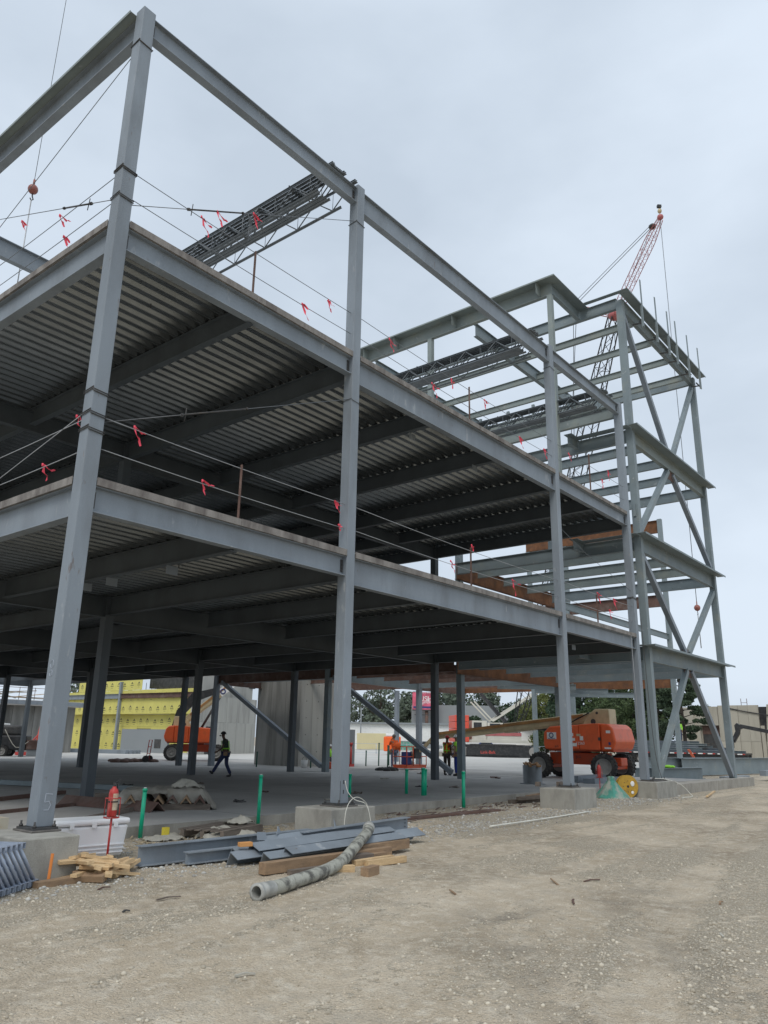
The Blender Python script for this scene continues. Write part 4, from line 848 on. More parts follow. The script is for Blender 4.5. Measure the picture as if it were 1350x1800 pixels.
def boomlift(loc, rz, lb, elev, L1, turn=0., basket=True, big=True, logo=None):
    t = thing('boom_lift', lb, 'boom lift', loc, rz)
    for sx, sy_, st in ((1.48, 1, .0), (1.48, -1, .0), (-1.62, 1, .25 if big else 0), (-1.62, -1, .0)):
        wheel(t, sx, sy_*1.02, .57, .42, st, sy_)
    c = MB().box((-1.35, -.55, .62), (1.25, .55, 1.14)).box((1.15, -.8, .45), (1.75, .8, .72)).box((-1.95, -.8, .45), (-1.3, .8, .72)).box((-2.15, -.35, .6), (-1.3, .35, .95)).obj('chassis', 'orange2', t, bevel=.04)
    MB().cyl((-1.62, -.85, .57), (-1.62, .85, .57), .10, 10).cyl((1.48, -.85, .57), (1.48, .85, .57), .10, 10).cyl((-1.8, .2, .75), (-1.45, .75, .6), .05, 8).cyl((-1.8, -.2, .75), (-1.45, -.75, .6), .05, 8).obj('axle', 'darkm', t)
    MB().cyl((0, 0, 1.13), (0, 0, 1.26), .55, 24).obj('slew_ring', 'darkm', t)
    MB().box((-2.05, -.9, 1.2), (1.1, .9, 1.32)).obj('turntable', 'orange2', t, bevel=.03)
    for s_, nm in ((1, 'l'), (-1, 'r')):
        y0, y1 = (.42, 1.18) if s_ > 0 else (-1.18, -.42)
        cover([(-.55, 1.27), (1.15, 1.27), (1.22, 1.5), (1.20, 2.02), (.9, 2.28), (.1, 2.33), (-.55, 2.36)], y0, y1).obj('engine_cover', 'orange', t, bevel=.06)
        cover([(-1.55, 1.27), (-.565, 1.27), (-.565, 2.37), (-1.3, 2.42), (-1.55, 2.42)], y0, y1).obj('engine_cover', 'orange', t, bevel=.03)
        MB().box((-1.2, y0 if s_ < 0 else y1-.005, 1.70), (-1.0, y1 if s_ > 0 else y0+.0, 1.85)) if False else None
    cw = cover([(-2.12, 1.28), (-1.565, 1.22), (-1.565, 2.42), (-1.95, 2.40), (-2.15, 2.2), (-2.28, 1.65)], -1.15, 1.15).obj('counterweight', 'orange', t, bevel=.09)
    MB().box((-2.05, 1.152, 1.33), (-1.75, 1.156, 1.40)).box((-2.05, 1.152, 2.0), (-1.85, 1.156, 2.12)).obj('decal', 'white', cw)
    for (x0, z0, w, h, m_) in ((.05, 1.86, .16, .13, 'white'), (-.02, 1.66, .13, .12, 'white'), (-.1, 1.42, .35, .14, 'white'), (-.3, 1.86, .2, .10, 'cream'), (-.42, 1.68, .16, .18, 'white'), (-1.25, 1.68, .12, .14, 'darkm'), (-1.7, 1.5, .09, .12, 'bblue')):
        MB().box((x0-.35, 1.182, z0), (x0-.35+w, 1.187, z0+h)).obj('decal', m_, t)
    text('12563', 'fleet_number', 'white', t, (-.62, 1.186, 1.55), (math.pi/2, 0, math.pi), .17)
    text('JLG', 'lettering', 'black', t, (.55, 1.186, 1.40), (math.pi/2, 0, math.pi), .12)
    text('JLG', 'lettering', 'darkm', c, (-.2, .553, .95), (math.pi/2, 0, math.pi), .16)
    MB().box((.55, 1.186, 1.72), (1.02, 1.191, 2.02)).obj('logo_panel', 'white', t)
    MB().tube([(.80+.10*math.cos(a*math.pi/10), 1.193, 1.89+.10*math.sin(a*math.pi/10)) for a in range(21)], .022, 6).obj('logo_ring', 'bblue', t)
    MB().box((.60, 1.1915, 1.74), (.98, 1.194, 1.765)).obj('logo_bar', 'bblue', t)
    # boom pivot tower
    MB().poly([(-1.75, -.40, 2.2), (-.35, -.40, 2.3), (-.75, -.40, 2.85), (-1.05, -.40, 3.08), (-1.72, -.40, 3.08)], .8).obj('boom_pivot', 'cream', t, bevel=.03)
    MB().cyl((-.95, -.42, 2.52), (-.95, .42, 2.52), .12, 16).cyl((-1.15, -.425, 2.9), (-1.15, .425, 2.9), .06, 12).obj('pivot_pin', 'darkm', t)
    d = Vector((math.cos(elev)*math.cos(turn), math.sin(turn)*math.cos(elev), math.sin(elev))); P = Vector((-1.0, 0, 2.72))
    up = Vector((0, 0, 1)); s1 = L1*.52
    MB().prof(P, P+d*s1, [(-.20, -.24), (.20, -.24), (.24, -.12), (.24, .18), (.18, .24), (-.18, .24), (-.24, .18), (-.24, -.12)]).obj('boom_base_section', 'cream', t)
    MB().prof(P+d*(s1-.1), P+d*(L1*.82), [(-.16, -.19), (.16, -.19), (.19, .12), (.14, .17), (-.14, .17), (-.19, .12)]).obj('boom_middle_section', 'cream', t)
    MB().prof(P+d*(L1*.81), P+d*L1, [(-.12, -.14), (.12, -.14), (.14, .1), (-.14, .1)]).obj('boom_fly_section', 'cream', t)
    sd_ = frame(d)[1]
    for q_ in (1, -1): MB().prof(P+d*.6+sd_*.26*q_, P+d*(L1*.98)+sd_*.22*q_, [(-.02, .06), (.02, .06), (.02, .20), (-.02, .20)]).obj('hose_track', 'ochre', t)
    MB().tube(smooth([P+Vector((.3, .25, .2)), P+d*.9+Vector((0, .3, .02)), P+d*1.6+Vector((0, .3, -.22)), P+d*2.6+Vector((0, .3, -.3))]), .03, 6).obj('hydraulic_hose', 'black', t)
    MB().cyl(Vector((.2, 0, 2.2)), P+d*3.2+Vector((0, 0, -.2)), .09, 12).obj('lift_cylinder', 'darkm', t)
    E_ = P+d*L1
    if basket:
        J = E_+Vector((1.3, -.55, -.75)); MB().bar(E_, J, .14, .16).obj('jib_arm', 'cream', t)
        B = Vector((J.x+.25, J.y, .08)); b = MB()
        fl = MB().box((B.x, B.y-.9, B.z), (B.x+.95, B.y+.9, B.z+.17)).obj('basket_floor', 'orange2', t)
        for x in (0, .95):
            for y in (-.9, -.3, .3, .9): b.tube([(B.x+x, B.y+y, B.z+.1), (B.x+x, B.y+y, B.z+1.12)], .024, 6)
        for z in (.6, 1.12):
            b.tube([(B.x, B.y-.9, B.z+z), (B.x+.95, B.y-.9, B.z+z), (B.x+.95, B.y+.9, B.z+z), (B.x, B.y+.9, B.z+z), (B.x, B.y-.9, B.z+z)], .024, 6)
        b.obj('basket_rails', 'orange2', t)
        MB().box((B.x-.12, B.y-.25, B.z+.5), (B.x-.02, B.y+.3, B.z+1.05)).obj('control_box', 'black', t)
        MB().box((B.x+.15, B.y+.25, B.z+.18), (B.x+.55, B.y+.7, B.z+.85)).obj('welder_box', 'bblue', t, bevel=.02)
        MB().lathe((B.x+.5, B.y-.1, B.z+.18), [(0, 0), (.2, 0), (.22, .1), (.1, .2), (0, .22)], 12).obj('rope_heap', 'tarp', t)
        MB().lathe((B.x+.6, B.y+.95, B.z+.95), [(0, 0), (.15, 0), (.17, .3), (.12, .38), (0, .4)], 14).obj('orange_water_jug', 'hiorange', t)
        for k in range(5): b2 = MB().tube(smooth([(B.x+.1*k, B.y-.5, B.z+1.1), (B.x+.1*k+.1, B.y-.3, B.z+.5), (B.x+.2, B.y-.1+.1*k, B.z+.9), (B.x+.1, B.y+.3, B.z+.5)], 4), .018, 5).obj('welding_lead', ['black', 'rustdull', 'tarp', 'rustdull', 'black'][k], t)
    if logo:
        ang = frame(d); q_ = P+d*(s1*.80)+sd_*.262
        o = text('United', 'lettering', 'bblue', t, q_, (0, 0, 0), .52); 
        xx = d; zz = sd_; yy = zz.cross(xx); o.matrix_local = Matrix(((xx.x, yy.x, zz.x, q_.x), (xx.y, yy.y, zz.y, q_.y), (xx.z, yy.z, zz.z, q_.z), (0, 0, 0, 1)))
        a_ = P+d*(s1*.55)+sd_*.247; MB().prof(a_, P+d*(s1*1.08)+sd_*.247, [(-.006, -.26), (.006, -.26), (.006, .30), (-.006, .30)]).obj('sign_board', 'white', t)
        MB().tube([P+d*(s1*.60)+sd_*.262+(d*math.cos(a*.63)+yy*math.sin(a*.63))*.17 for a in range(11)], .05, 6).obj('logo_ring', 'bblue', t)
        MB().poly([(-1.9, -.3, 2.2), (-1.3, -.3, 2.2), (-1.1, -.3, 3.2), (-.2, -.3, 4.2), (1.2, -.3, 4.8), (1.2, -.3, 5.2), (-.6, -.3, 4.75), (-1.6, -.3, 3.5)], .6).obj('tower_link', 'black', t)
    return t
M['ochre'] = mat('brown_hose_track', (.33, .17, .06), .7, 0, .2, 2)
boomlift((29.35, 5.95, .19), math.radians(90), 'orange boom lift with a long cream boom reaching left, behind the third column', math.radians(-5.8), 9.7, turn=-.05)
bl2 = boomlift((28.6, 33.2, .19), math.radians(-42), 'orange boom lift with raised boom and black link, behind the dark inner columns', math.radians(40), 11, basket=False, big=False, logo=True)
bl2.scale = (.92, .92, .92)
# crawler crane
t = thing('crawler_crane', 'crawler crane with black tracks, red counterweights and a tall lattice boom', 'crane', (72.6, 36.8, 0), math.radians(-45))
for s_ in (-1, 1):
    y = s_*2.3; P = [(-4.4, .25), (-3.9, 0), (3.9, 0), (4.5, .3), (4.55, .8), (4.0, 1.25), (-3.9, 1.3), (-4.5, .9)]
    tr_ = MB().poly([(x, y-.4, z) for x, z in P], .8).obj('track', 'black', t, bevel=.04)
    MB().box((-3.6, y-.5 if s_ < 0 else y+.41, .25), (2.2, y-.41 if s_ < 0 else y+.5, 1.0)).obj('track_frame', 'black', tr_)
    sh = MB()
    for k in range(36): x = -4.1+k*.235; sh.box((x, y-.46, -.02), (x+.17, y+.46, .04)); sh.box((x, y-.46, 1.27), (x+.17, y+.46, 1.34))
    sh.obj('track_shoes', 'darkm', tr_)
    for xs in (3.9, -3.85): MB().cyl((xs, y-.48, .65), (xs, y+.48, .65), .5, 16).obj('sprocket', 'rim', tr_)
text('Link-Belt', 'lettering', 'redtext', t, (-1.2, -2.812, .55), (math.pi/2, 0, 0), .46, .004)
MB().box((-2.2, -1.9, .5), (2.2, 1.9, 1.4)).obj('car_body', 'darkm', t)
h = MB().box((-3.2, -1.4, 1.55), (3.8, 1.4, 1.85)).box((-1.0, -1.35, 1.86), (3.0, 1.35, 2.35)).box((-2.6, -1.35, 1.86), (-.9, 1.35, 3.9)).obj('machinery_house', 'creamw', t)
MB().box((-1.1, -1.39, 2.3), (3.0, -1.36, 2.65)).obj('red_stripe', 'redc', h)
MB().box((-2.4, -1.39, 3.0), (-1.5, -1.36, 3.7)).obj('house_opening', 'black', h)
MB().box((-.85, -1.45, 2.66), (.9, -.3, 3.7)).obj('operator_cab', 'creamw', t); MB().box((-.6, -1.47, 3.1), (.6, -1.451, 3.6)).obj('cab_window', 'glass', t)
for k in range(4): MB().box((-4.6, -1.9, 1.6+k*.72), (-3.05, 1.9, 2.28+k*.72)).obj('counterweight', 'orangered', t, bevel=.03)
R45 = Matrix.Rotation(math.radians(45), 3, 'Z')
def loc_(p): return R45 @ (Vector(p)-Vector((72.6, 36.8, 0)))
def lattice(a, b, w0, w1, w2, n_, m, nm, r=.05, rl=.028, par=t):
    """four chords with zigzag lacing; widths at foot, middle and head"""
    a = Vector(a); b = Vector(b); d, s_, u = frame(b-a); mb = MB(); L = (b-a).length
    def W(f): return w0+(w1-w0)*min(1, f/.12) if f < .8 else w1+(w2-w1)*(f-.8)/.2
    rows_ = []
    for i in range(n_+1):
        f = i/n_; w = W(f)/2; c = a+d*L*f; rows_.append([c+s_*x*w+u*y*w for x, y in ((-1, -1), (1, -1), (1, 1), (-1, 1))])
    for k in range(4): mb.tube([r_[k] for r_ in rows_], r, 5)
    for i in range(n_):
        for k in range(4):
            k2 = (k+1) % 4
            mb.tube([rows_[i][k if i % 2 else k2], rows_[i+1][k2 if i % 2 else k]], rl, 4, cap=False)
        if i % 3 == 0:
            for k in range(4): mb.tube([rows_[i][k], rows_[i][(k+1) % 4]], rl, 4, cap=False)
    return mb.obj(nm, m, par)
ft, tip, jt = loc_((75, 35.2, 2.4)), loc_((52.1, 11.3, 36.9)), loc_((46.0, 4.9, 40.0))
lattice(ft, tip, .5, 1.3, .8, 40, 'black', 'main_boom', .06, .028)
lattice(tip, jt, .5, .62, .3, 22, 'redc', 'luffing_jib', .030, .013)
hd = MB().tube([jt, jt+Vector((0, 0, .01))], .1, 6).ball(jt+Vector((0, 0, .15)), .24, 6).obj('jib_head', 'redc', t)
MB().ball(jt+Vector((0, 0, .70)), .16, 6, (1, 1, 1.3)).obj('jib_beacon', 'cream', t); MB().box(jt+Vector((-.16, -.1, 1.0)), jt+Vector((.14, .1, 1.22))).obj('wind_gauge', 'black', t)
MB().ball(tip, .55, 6, (1, 1, .8)).obj('boom_head', 'redc', t)
st = loc_((53.4, 13.2, 38.2)); st2 = loc_((50.97, 14.5, 38.34))
lattice(tip, st2, .25, .35, .25, 9, 'redc', 'jib_strut', .035, .015)
pe = loc_((46.8, 5.8, 40.2)); MB().ball(pe, .3, 5, (1, 1, .7)).obj('pendant_block', 'darkm', t)
back = loc_((62.0, 22.5, 30.0)); rear = loc_((74.2, 38.0, 6.5)); b = MB()
b.tube([pe, st2], .035, 4).tube([pe+Vector((0, 0, .25)), st2+Vector((0, 0, .35))], .03, 4).tube([st2, ft.lerp(tip, .66)], .03, 4).tube([st2+Vector((.3, 0, 0)), ft.lerp(tip, .60)], .03, 4).tube([tip, pe], .025, 4)
b.obj('pendant_lines', 'cable', t)
MB().bar(ft+Vector((0, 0, .2)), ft+Vector((-4.0, 0, 4.6)), .55, .35).obj('back_mast', 'black', t)
g_ = MB().bar((-.1, -.9, 3.9), (-2.2, -.9, 6.0), .14, .14).bar((-.1, -.9, 3.9), (5.6, -.9, 7.4), .18, .18).bar((-.1, .9, 3.9), (-2.2, .9, 6.0), .14, .14).bar((-.1, .9, 3.9), (5.6, .9, 7.4), .18, .18).obj('gantry_strut', 'creamw', t)
# telehandler arm at the right edge
t = thing('telehandler', 'dark telescopic handler reaching in from the right edge', 'telehandler', (68, 4.4, 0), math.radians(90))
MB().bar((-2.5, 0, 1.9), (4.6, 0, 3.35), .36, .30).obj('boom', 'black', t); MB().poly([(4.3, -.2, 3.2), (4.85, -.2, 3.6), (5.05, -.2, 3.4), (5.0, -.2, 2.9), (5.45, -.2, 2.1), (5.2, -.2, 1.95), (4.72, -.2, 2.7), (4.65, -.2, 3.05)], .4).obj('boom_head', 'black', t)
MB().box((5.4, -.5, 1.5), (5.55, .5, 2.45)).box((5.56, -.4, 1.45), (6.2, -.3, 1.52)).box((5.56, .3, 1.45), (6.2, .4, 1.52)).cyl((5.2, -.3, 2.3), (5.2, .3, 2.3), .15, 8).obj('fork_carriage', 'darkm', t)
MB().box((-4.5, -1.1, .6), (.6, 1.1, 1.7)).box((-2.6, -1.1, 1.7), (-1.2, -.2, 2.7)).obj('body', 'redc', t, bevel=.05)
for sx in (-3.6, -.2):
    for y in (-1.1, 1.1): wheel(t, sx, y, .62, .4)
# ================================================================== STEEL STOCK, RIGHT
t = thing('flatbed_trailer', 'flatbed trailer with red and white edge tape, beyond the far right column', 'trailer', (66, 14.5, 0), math.radians(-84))
MB().box((-4.5, -1.25, .95), (6.4, 1.25, 1.1)).box((-4.5, -1.0, .6), (6.4, -.8, .95)).box((-4.5, .8, .6), (6.4, 1.0, .95)).obj('flat_deck', 'darkm', t)
b = MB(); b2 = MB()
for k in range(28): (b if k % 2 else b2).box((-4.5+k*.39, -1.275, .98), (-4.5+k*.39+(.20 if k % 2 else .38), -1.256, 1.06))
b.obj('red_tape', 'red', t); b2.obj('white_tape', 'white', t)
for x in (-3.6, -2.4): 
    for y in (-.95, .95): wheel(t, x, y, .48, .3)
R_ = random.Random(5); k = 0
lbl = ['lowest', 'second', 'third', 'fourth', 'topmost']
for lay in range(5):
    z = 1.11+lay*.185
    for j in range(3 if lay < 4 else 2):
        x0 = -4.8+R_.uniform(-.5, 1.5)+(lay == 4)*.5; L_ = R_.uniform(7.5, 10)-(lay*.6); y = -1.0+j*.85
        o = MB().ibeam((0, 0, 0), (L_, 0, 0), .17, .28).obj('stacked_girder', 'steel2' if (lay+j) % 2 else 'steel', None)
        o.parent = None; o.matrix_world = t.matrix_basis @ Matrix.Translation((x0, y, z+.17))
        tag(o, 'grey steel girder stacked on the flatbed trailer, %s layer, %s' % (lbl[lay], ['near side', 'middle', 'far side'][j]), 'steel beam', 'girders stacked on the trailer')
    if lay < 4:
        for x in (-3, 3):
            o = MB().box((0, 0, 0), (.1, 2.2, .055)).obj('dunnage_board', 'woodd', None); o.matrix_world = t.matrix_basis @ Matrix.Translation((x, -1.1, z+.331-.0)) if lay < 4 else None
            o.matrix_world = t.matrix_basis @ Matrix.Translation((x+.0, -1.1, z+.1715)); o.scale = (1, 1, .22)
            tag(o, 'thin timber spacer over the %s girder layer on the trailer, %s end' % (lbl[lay], 'left' if x < 0 else 'right'), 'timber', 'spacers between the trailer girders')
def gird(a, b, d, lb, bf=.3, m='steel2'):
    o = MB(a).ibeam(a, b, d, bf, .03, .02).obj('stock_girder', m); tag(o, lb, 'steel beam', 'large girders on the ground at the right'); return o
gird((41.0, 5.2, 1.0), (58.0, 1.9, 1.0), .95, 'very deep long grey girder on the ground at the right edge')
gird((38.5, 6.2, 1.02), (46.0, 4.4, 1.02), .9, 'deep grey girder behind the far right column base')
gird((33.9, 4.0, .62), (38.4, 3.3, .62), .58, 'short deep girder with a lime vest lying on it')
gird((33.2, 4.9, .62), (37.0, 4.2, .62), .58, 'short deep girder just behind the one with the lime vest')
o = MB((34.6, 3.6, .62)).ball((34.9, 3.85, .69), .16, 6, (1.6, 1.2, .5)).ball((35.2, 3.75, .68), .13, 6, (1.5, 1.2, .5)).obj('crumpled_vest', 'hilime'); tag(o, 'crumpled lime vest lying on a short grey girder', 'safety vest')
for x0, y0, x1, y1, z, w, lb in ((36.0, 1.6, 39.0, 1.25, .16, .3, 'boxy grey tube resting near the far column base'), (40.0, .7, 42.9, .25, .38, .34, 'square grey tube on the gravel at the right edge'), (34.0, 2.2, 37.6, 1.7, .09, .35, 'low flat stack of grey plate beside the kerb wall')):
    o = MB((x0, y0, z)).bar((x0, y0, z), (x1, y1, z), w, w*.8 if z > .1 else .12).obj('steel_tube', 'steel'); tag(o, lb, 'steel tube', 'steel tubes by the kerb wall')
o = MB((46, 6.1, .6)).bar((46.3, 5.9, .45), (45.7, 6.3, 1.45), .22, .05).obj('orange_barrier_arm', 'orange'); tag(o, 'leaning bright orange bar rising above the stacked girders', 'barrier arm')
tag(MB((25.4, 3.0, .19)).box((25.2, 3.4, .19), (28.4, 3.9, .38)).box((25.4, 4.2, .19), (28.8, 4.6, .45)).obj('steel_offcuts', 'steel'), 'low grey steel offcuts on the slab behind the last pier', 'steel offcuts')
# ================================================================== SLAB ITEMS
# drum with rusty load
t = thing('steel_drum', 'open grey drum heaped with ochre scrap, left of the third pier', 'drum', (23.0, 5.0, .19))
MB().lathe((0, 0, 0), [(0, 0), (.50, 0), (.50, .02), (.37, .03), (.37, .70), (.35, .70), (.35, .60), (0, .60)], 24).obj('drum_shell', 'galvd', t); b = MB()
for k in range(14): a = R_.uniform(0, 6); r_ = R_.uniform(0, .3); b.bar((r_*math.cos(a)-.25, r_*math.sin(a)-.2, .66+.05*R_.random()), (r_*math.cos(a)+.25, r_*math.sin(a)+.2, .70+.1*R_.random()), .07, .04)
b.bar((-.5, -.3, .74), (.45, .35, .76), .08, .03); b.obj('scrap_heap', 'ochre', t)
# teal skirted hopper
t = thing('teal_hopper', 'teal and white tent shaped steel bucket skirt on the gravel beside the ochre reel', 'hopper', (20.75, .80, 0), .5)
MB().lathe((0, 0, 0), [(.62, 0), (.60, .03), (.13, .56), (.13, .66), (.09, .70), (0, .70)], 8, smooth=False).obj('skirt', 'teal', t); MB().tube([(.12, 0, .66), (.0, 0, .80), (-.12, 0, .66)], .012, 5).obj('lifting_loop', 'darkm', t)
# cable reel
t = thing('cable_reel', 'ochre yellow cable reel flange leaning between the teal hopper and last pier', 'cable reel', (21.25, .42, .0), math.radians(-42)); t.scale = (.74, .74, .74)
fl = MB().cyl((0, 0, .5), (0, .035, .5), .50, 32).obj('flange', 'reel', t); b = MB()
b.cyl((0, -.012, .5), (0, -.001, .5), .055, 12)
for k in range(8): a = k*math.pi/4; b.cyl((.24*math.cos(a), -.010, .5+.24*math.sin(a)), (.24*math.cos(a), -.001, .5+.24*math.sin(a)), .018, 8)
b.obj('bolt_holes', 'black', fl); MB().ball((.22, -.012, .62), .10, 6, (1, .1, 1.2)).obj('white_label', 'white', fl); MB().ball((.2, -.012, .24), .07, 6, (1, .1, 1)).obj('white_label', 'white', fl)
MB().cyl((0, .036, .5), (0, .30, .5), .26, 20).obj('hub', 'woodd', t); MB().cyl((0, .301, .5), (0, .335, .5), .48, 32).obj('flange', 'reel', t)
# timbers by third pier
for i, (x, y, z, L_, rz, m) in enumerate(((16.4, 1.75, .06, 1.3, -.2, 'woodg'), (16.9, 1.9, .06, 1.2, .05, 'woodd'), (17.3, 1.6, .06, 1.3, -.35, 'woodg'), (16.6, 1.6, .15, 1.4, -.1, 'woodg'), (17.0, 1.75, .17, 1.2, .2, 'woodd'))):
    board('short_timber', (x, y, z), L_, .12, .10, rz, m, ['darkest low timber', 'brown timber at the back', 'grey timber nearest the pier', 'upper grey timber', 'brown timber lying across the top'][i]+' in the heap left of the third pier', 'timbers heaped left of the third pier')
board('rusty_plank', (11.2, .95, .03), 4.2, .26, .05, math.radians(-3), 'rustdull', 'long rusty plank lying on the gravel right of the second pier', 'long boards on the gravel')
board('timber_block', (15.75, .9, .60), .28, .12, .12, .3, 'woodg', 'dark block on the third pier beside its column', 'blocks on the third pier'); board('timber_block', (16.62, .62, .59), .3, .12, .12, 0, 'woodg', 'dark block on the third pier behind its column', 'blocks on the third pier')
board('pale_lath', (25.5, -1.0, .04), 3.6, .07, .05, .22, 'wood', 'pale lath lying in front of the kerb wall', 'long boards on the gravel')
# pallet with sheeting
t = thing('broken_pallet', 'broken pallet half covered by dirty white cloth, behind the girder pile', 'pallet', (4.55, 1.55, .02), math.radians(18))
for k in range(6): MB().box((-.7, -.45+k*.17, .13), (.7, -.34+k*.17, .152)).obj('slat', 'woodg', t)
for y in (-.42, 0, .42): MB().box((-.7, y-.04, .02), (.7, y+.04, .128)).obj('stringer', 'woodg', t)
def clothmesh(pts_fn, nu, nv, nm, m, par=None, lb=None, cat=None, loc=(0, 0, 0)):
    vs = [pts_fn(i/(nu-1), j/(nv-1)) for j in range(nv) for i in range(nu)]; k = len(vs)
    lowr = [(x, y, z-.01) for x, y, z in vs]
    fs = [(j*nu+i, j*nu+i+1, (j+1)*nu+i+1, (j+1)*nu+i) for j in range(nv-1) for i in range(nu-1)]
    o = MB().add(vs+lowr, fs+[tuple(k+q_ for q_ in reversed(f)) for f in fs], True).obj(nm, m, par, loc)
    return tag(o, lb, cat) if lb else o
def rumple(x, y, s, a, seed): return a*mnoise.fractal(Vector((x*s, y*s, seed)), .8, 2.2, 4)
clothmesh(lambda u, v: (-.75+1.2*u+.08*math.sin(v*9), -.6+.75*v+.08*math.sin(u*7), max(.012, .17*math.sin(v*2.4)*(1-.8*abs(u-.5))+rumple(u, v, 3, .05, 2)+.02*math.sin(u*38+v*9)-.12*abs(u-.5))), 26, 20, 'white_cloth', 'tarp', t)
clothmesh(lambda u, v: (.25+.5*u, -.25+.4*v, .18+.12*math.exp(-((u-.6)**2+(v-.5)**2)*6)+rumple(u, v, 5, .05, 8)), 16, 14, 'cloth_bundle', 'tarp', t)
o = clothmesh(lambda u, v: (.85*u+.05*math.sin(v*8), .5*v+.06*math.sin(u*9), .012+.05*math.sin(u*3.1)*math.sin(v*3.1)+abs(rumple(u, v, 4, .05, 5))+.012*math.sin(u*30+v*14)), 20, 14, 'rubbish_sheet', 'tarp', None, 'dirty cloth and paper rubbish lying by the slab edge left of the pallet', 'rubbish', (3.2, 1.5, 0)); o.rotation_euler = (0, 0, .3)
tag(MB((3.5, 1.9, .05)).box((3.45, 1.85, .05), (3.56, 1.93, .20)).obj('yellow_carton', 'hookyel'), 'small yellow carton on the rubbish by the slab edge', 'carton')
# tarp covered pallet of brown angles on the slab
t = thing('covered_pallet', 'plastic sheeted pallet of brown steel pieces on the slab, right of the inner column', 'covered pallet', (5.85, 5.15, .195), math.radians(-38))
MB().box((-1.0, -.5, .0), (1.0, .5, .13)).obj('pallet_base', 'woodg', t)
for k in range(6):
    x = -.75+k*.30; MB().prof((x, -.55-.06*(k % 3), .22), (x+.05, .5, .24), [(-.12, -.08), (-.10, -.09), (.0, .03), (.11, -.09), (.13, -.07), (.0, .10)]).box((x-.05, -.3, .14), (x+.05, .3, .2)).obj('brown_bracket', 'rustdull' if k % 2 else 'woodd', t)
clothmesh(lambda u, v: (-1.2+2.35*u, -.50+1.15*v, max(.01, .40+.04*math.sin(u*3)+rumple(u*3, v*1.5, 2, .05, 4)+.010*math.sin(u*60+9*v)-.30*max(0, .16-v)*6*(.3+.7*(math.sin(u*11) > -.3))-.40*max(0, u-.86)*7-.4*max(0, .12-u)*8)), 56, 26, 'plastic_sheet', 'sheet', t)
clothmesh(lambda u, v: (.1+.75*u, -.1+.5*v, .44+.20*math.exp(-((u-.4)**2+(v-.5)**2)*6)+rumple(u*2, v, 3, .07, 14)), 18, 12, 'sheet_bundle', 'tarp', t)
# long brown angle and beams on the slab
def slabbeam(a, b, w, h, m, lb, nm='long_steel_angle', cat='steel angle', ang=True):
    a = Vector(a); b = Vector(b); o = MB(a)
    if ang: o.prof(a, b, [(-w, 0), (0, h), (w, 0), (w-.02, -.005), (0, h-.025), (-w+.02, -.005)])
    else: o.bar(a, b, w, h)
    tag(o.obj(nm, m), lb, cat, 'long pieces lying on the slab')
slabbeam((4.75, 7.55, .20), (5.15, 4.45, .20), .22, .20, 'rustdull', 'brown angle with its peak up, ending by the green stub')
slabbeam((6.9, 15.4, .28), (8.6, 9.7, .28), .24, .14, 'steel2', 'long blue grey beam on the slab behind the inner column', 'long_beam', 'steel beam', False)
slabbeam((2.1, 6.0, .23), (4.6, 6.9, .23), .09, .07, 'rustdull', 'thin brown bar on the slab left of the inner column', 'long_bar', 'steel bar', False)
slabbeam((2.85, 3.6, .24), (4.8, 4.9, .24), .10, .09, 'woodg', 'dark timber on the slab behind the fire extinguisher', 'long_timber', 'timber', False)
slabbeam((1.4, 7.9, .24), (6.4, 10.5, .24), .12, .10, 'rustdull', 'long brown bar on the slab behind the near column', 'long_bar', 'steel bar', False)
for i, (x, y) in enumerate(((6.6, 7.8), (7.0, 7.5), (7.5, 7.3))): board('dark_dunnage', (x, y, .27), 1.6, .14, .14, -.8+.3*i, 'woodg', ['left', 'middle', 'right'][i]+' dark dunnage timber on the slab right of the inner column', 'dunnage on the slab')
# low stained wall stub behind the corner column
tag(MB((1.0, 3.2, 0)).box((-.4, 3.3, -.1), (1.3, 3.6, .40)).obj('low_concrete_wall', 'stainwall'), 'low rust stained concrete wall behind the corner pier, left edge', 'low wall')
# black pile, bucket, scattered
b = MB((27.7, 16.4, .19))
for k in range(16): b.ball((27.3+R_.random()*1.0, 16.6-R_.random()*.8, .22), .12+.1*R_.random(), 4, (1.3, 1.2, .8))
tag(b.obj('black_netting_heap', 'floordark'), 'low black heap on the slab left of the orange lift basket', 'heap')
t = thing('white_bucket', 'white bucket standing before the concrete core', 'bucket', (26.1, 20.6, .19)); MB().lathe((0, 0, 0), [(0, 0), (.15, 0), (.19, .42), (.17, .42), (.14, .03), (0, .03)], 16).obj('bucket_shell', 'white', t); MB().tube([(-.18, 0, .4), (-.15, 0, .52), (0, 0, .6), (.15, 0, .52), (.18, 0, .4)], .01, 4).obj('bucket_handle', 'darkm', t)
t = thing('red_toolbag', 'orange red bag on the slab under the brace, before the concrete core', 'bag', (26.8, 19.3, .19)); MB().box((-.35, -.25, 0), (.35, .25, .35)).obj('bag_body', 'orange2', t, bevel=.08); MB().tube([(-.2, 0, .34), (0, 0, .5), (.2, 0, .34)], .02, 5).obj('bag_handle', 'black', t)
t = thing('hand_cart', 'small two wheeled red cart beside the left boom lift', 'cart', (23.8, 31.7, .19), .6)
MB().tube([(-.25, 0, .1), (-.25, -.1, 1.3), (.25, -.1, 1.3), (.25, 0, .1)], .025, 6).bar((-.25, -.04, .5), (.25, -.04, .5), .04, .04).bar((-.25, -.07, .9), (.25, -.07, .9), .04, .04).obj('cart_frame', 'red', t)
for x in (-.32, .32): MB().cyl((x-.05, 0, .2), (x+.05, 0, .2), .2, 14).obj('wheel', 'tyre', t)
b = MB((22.6, 32.6, .19))
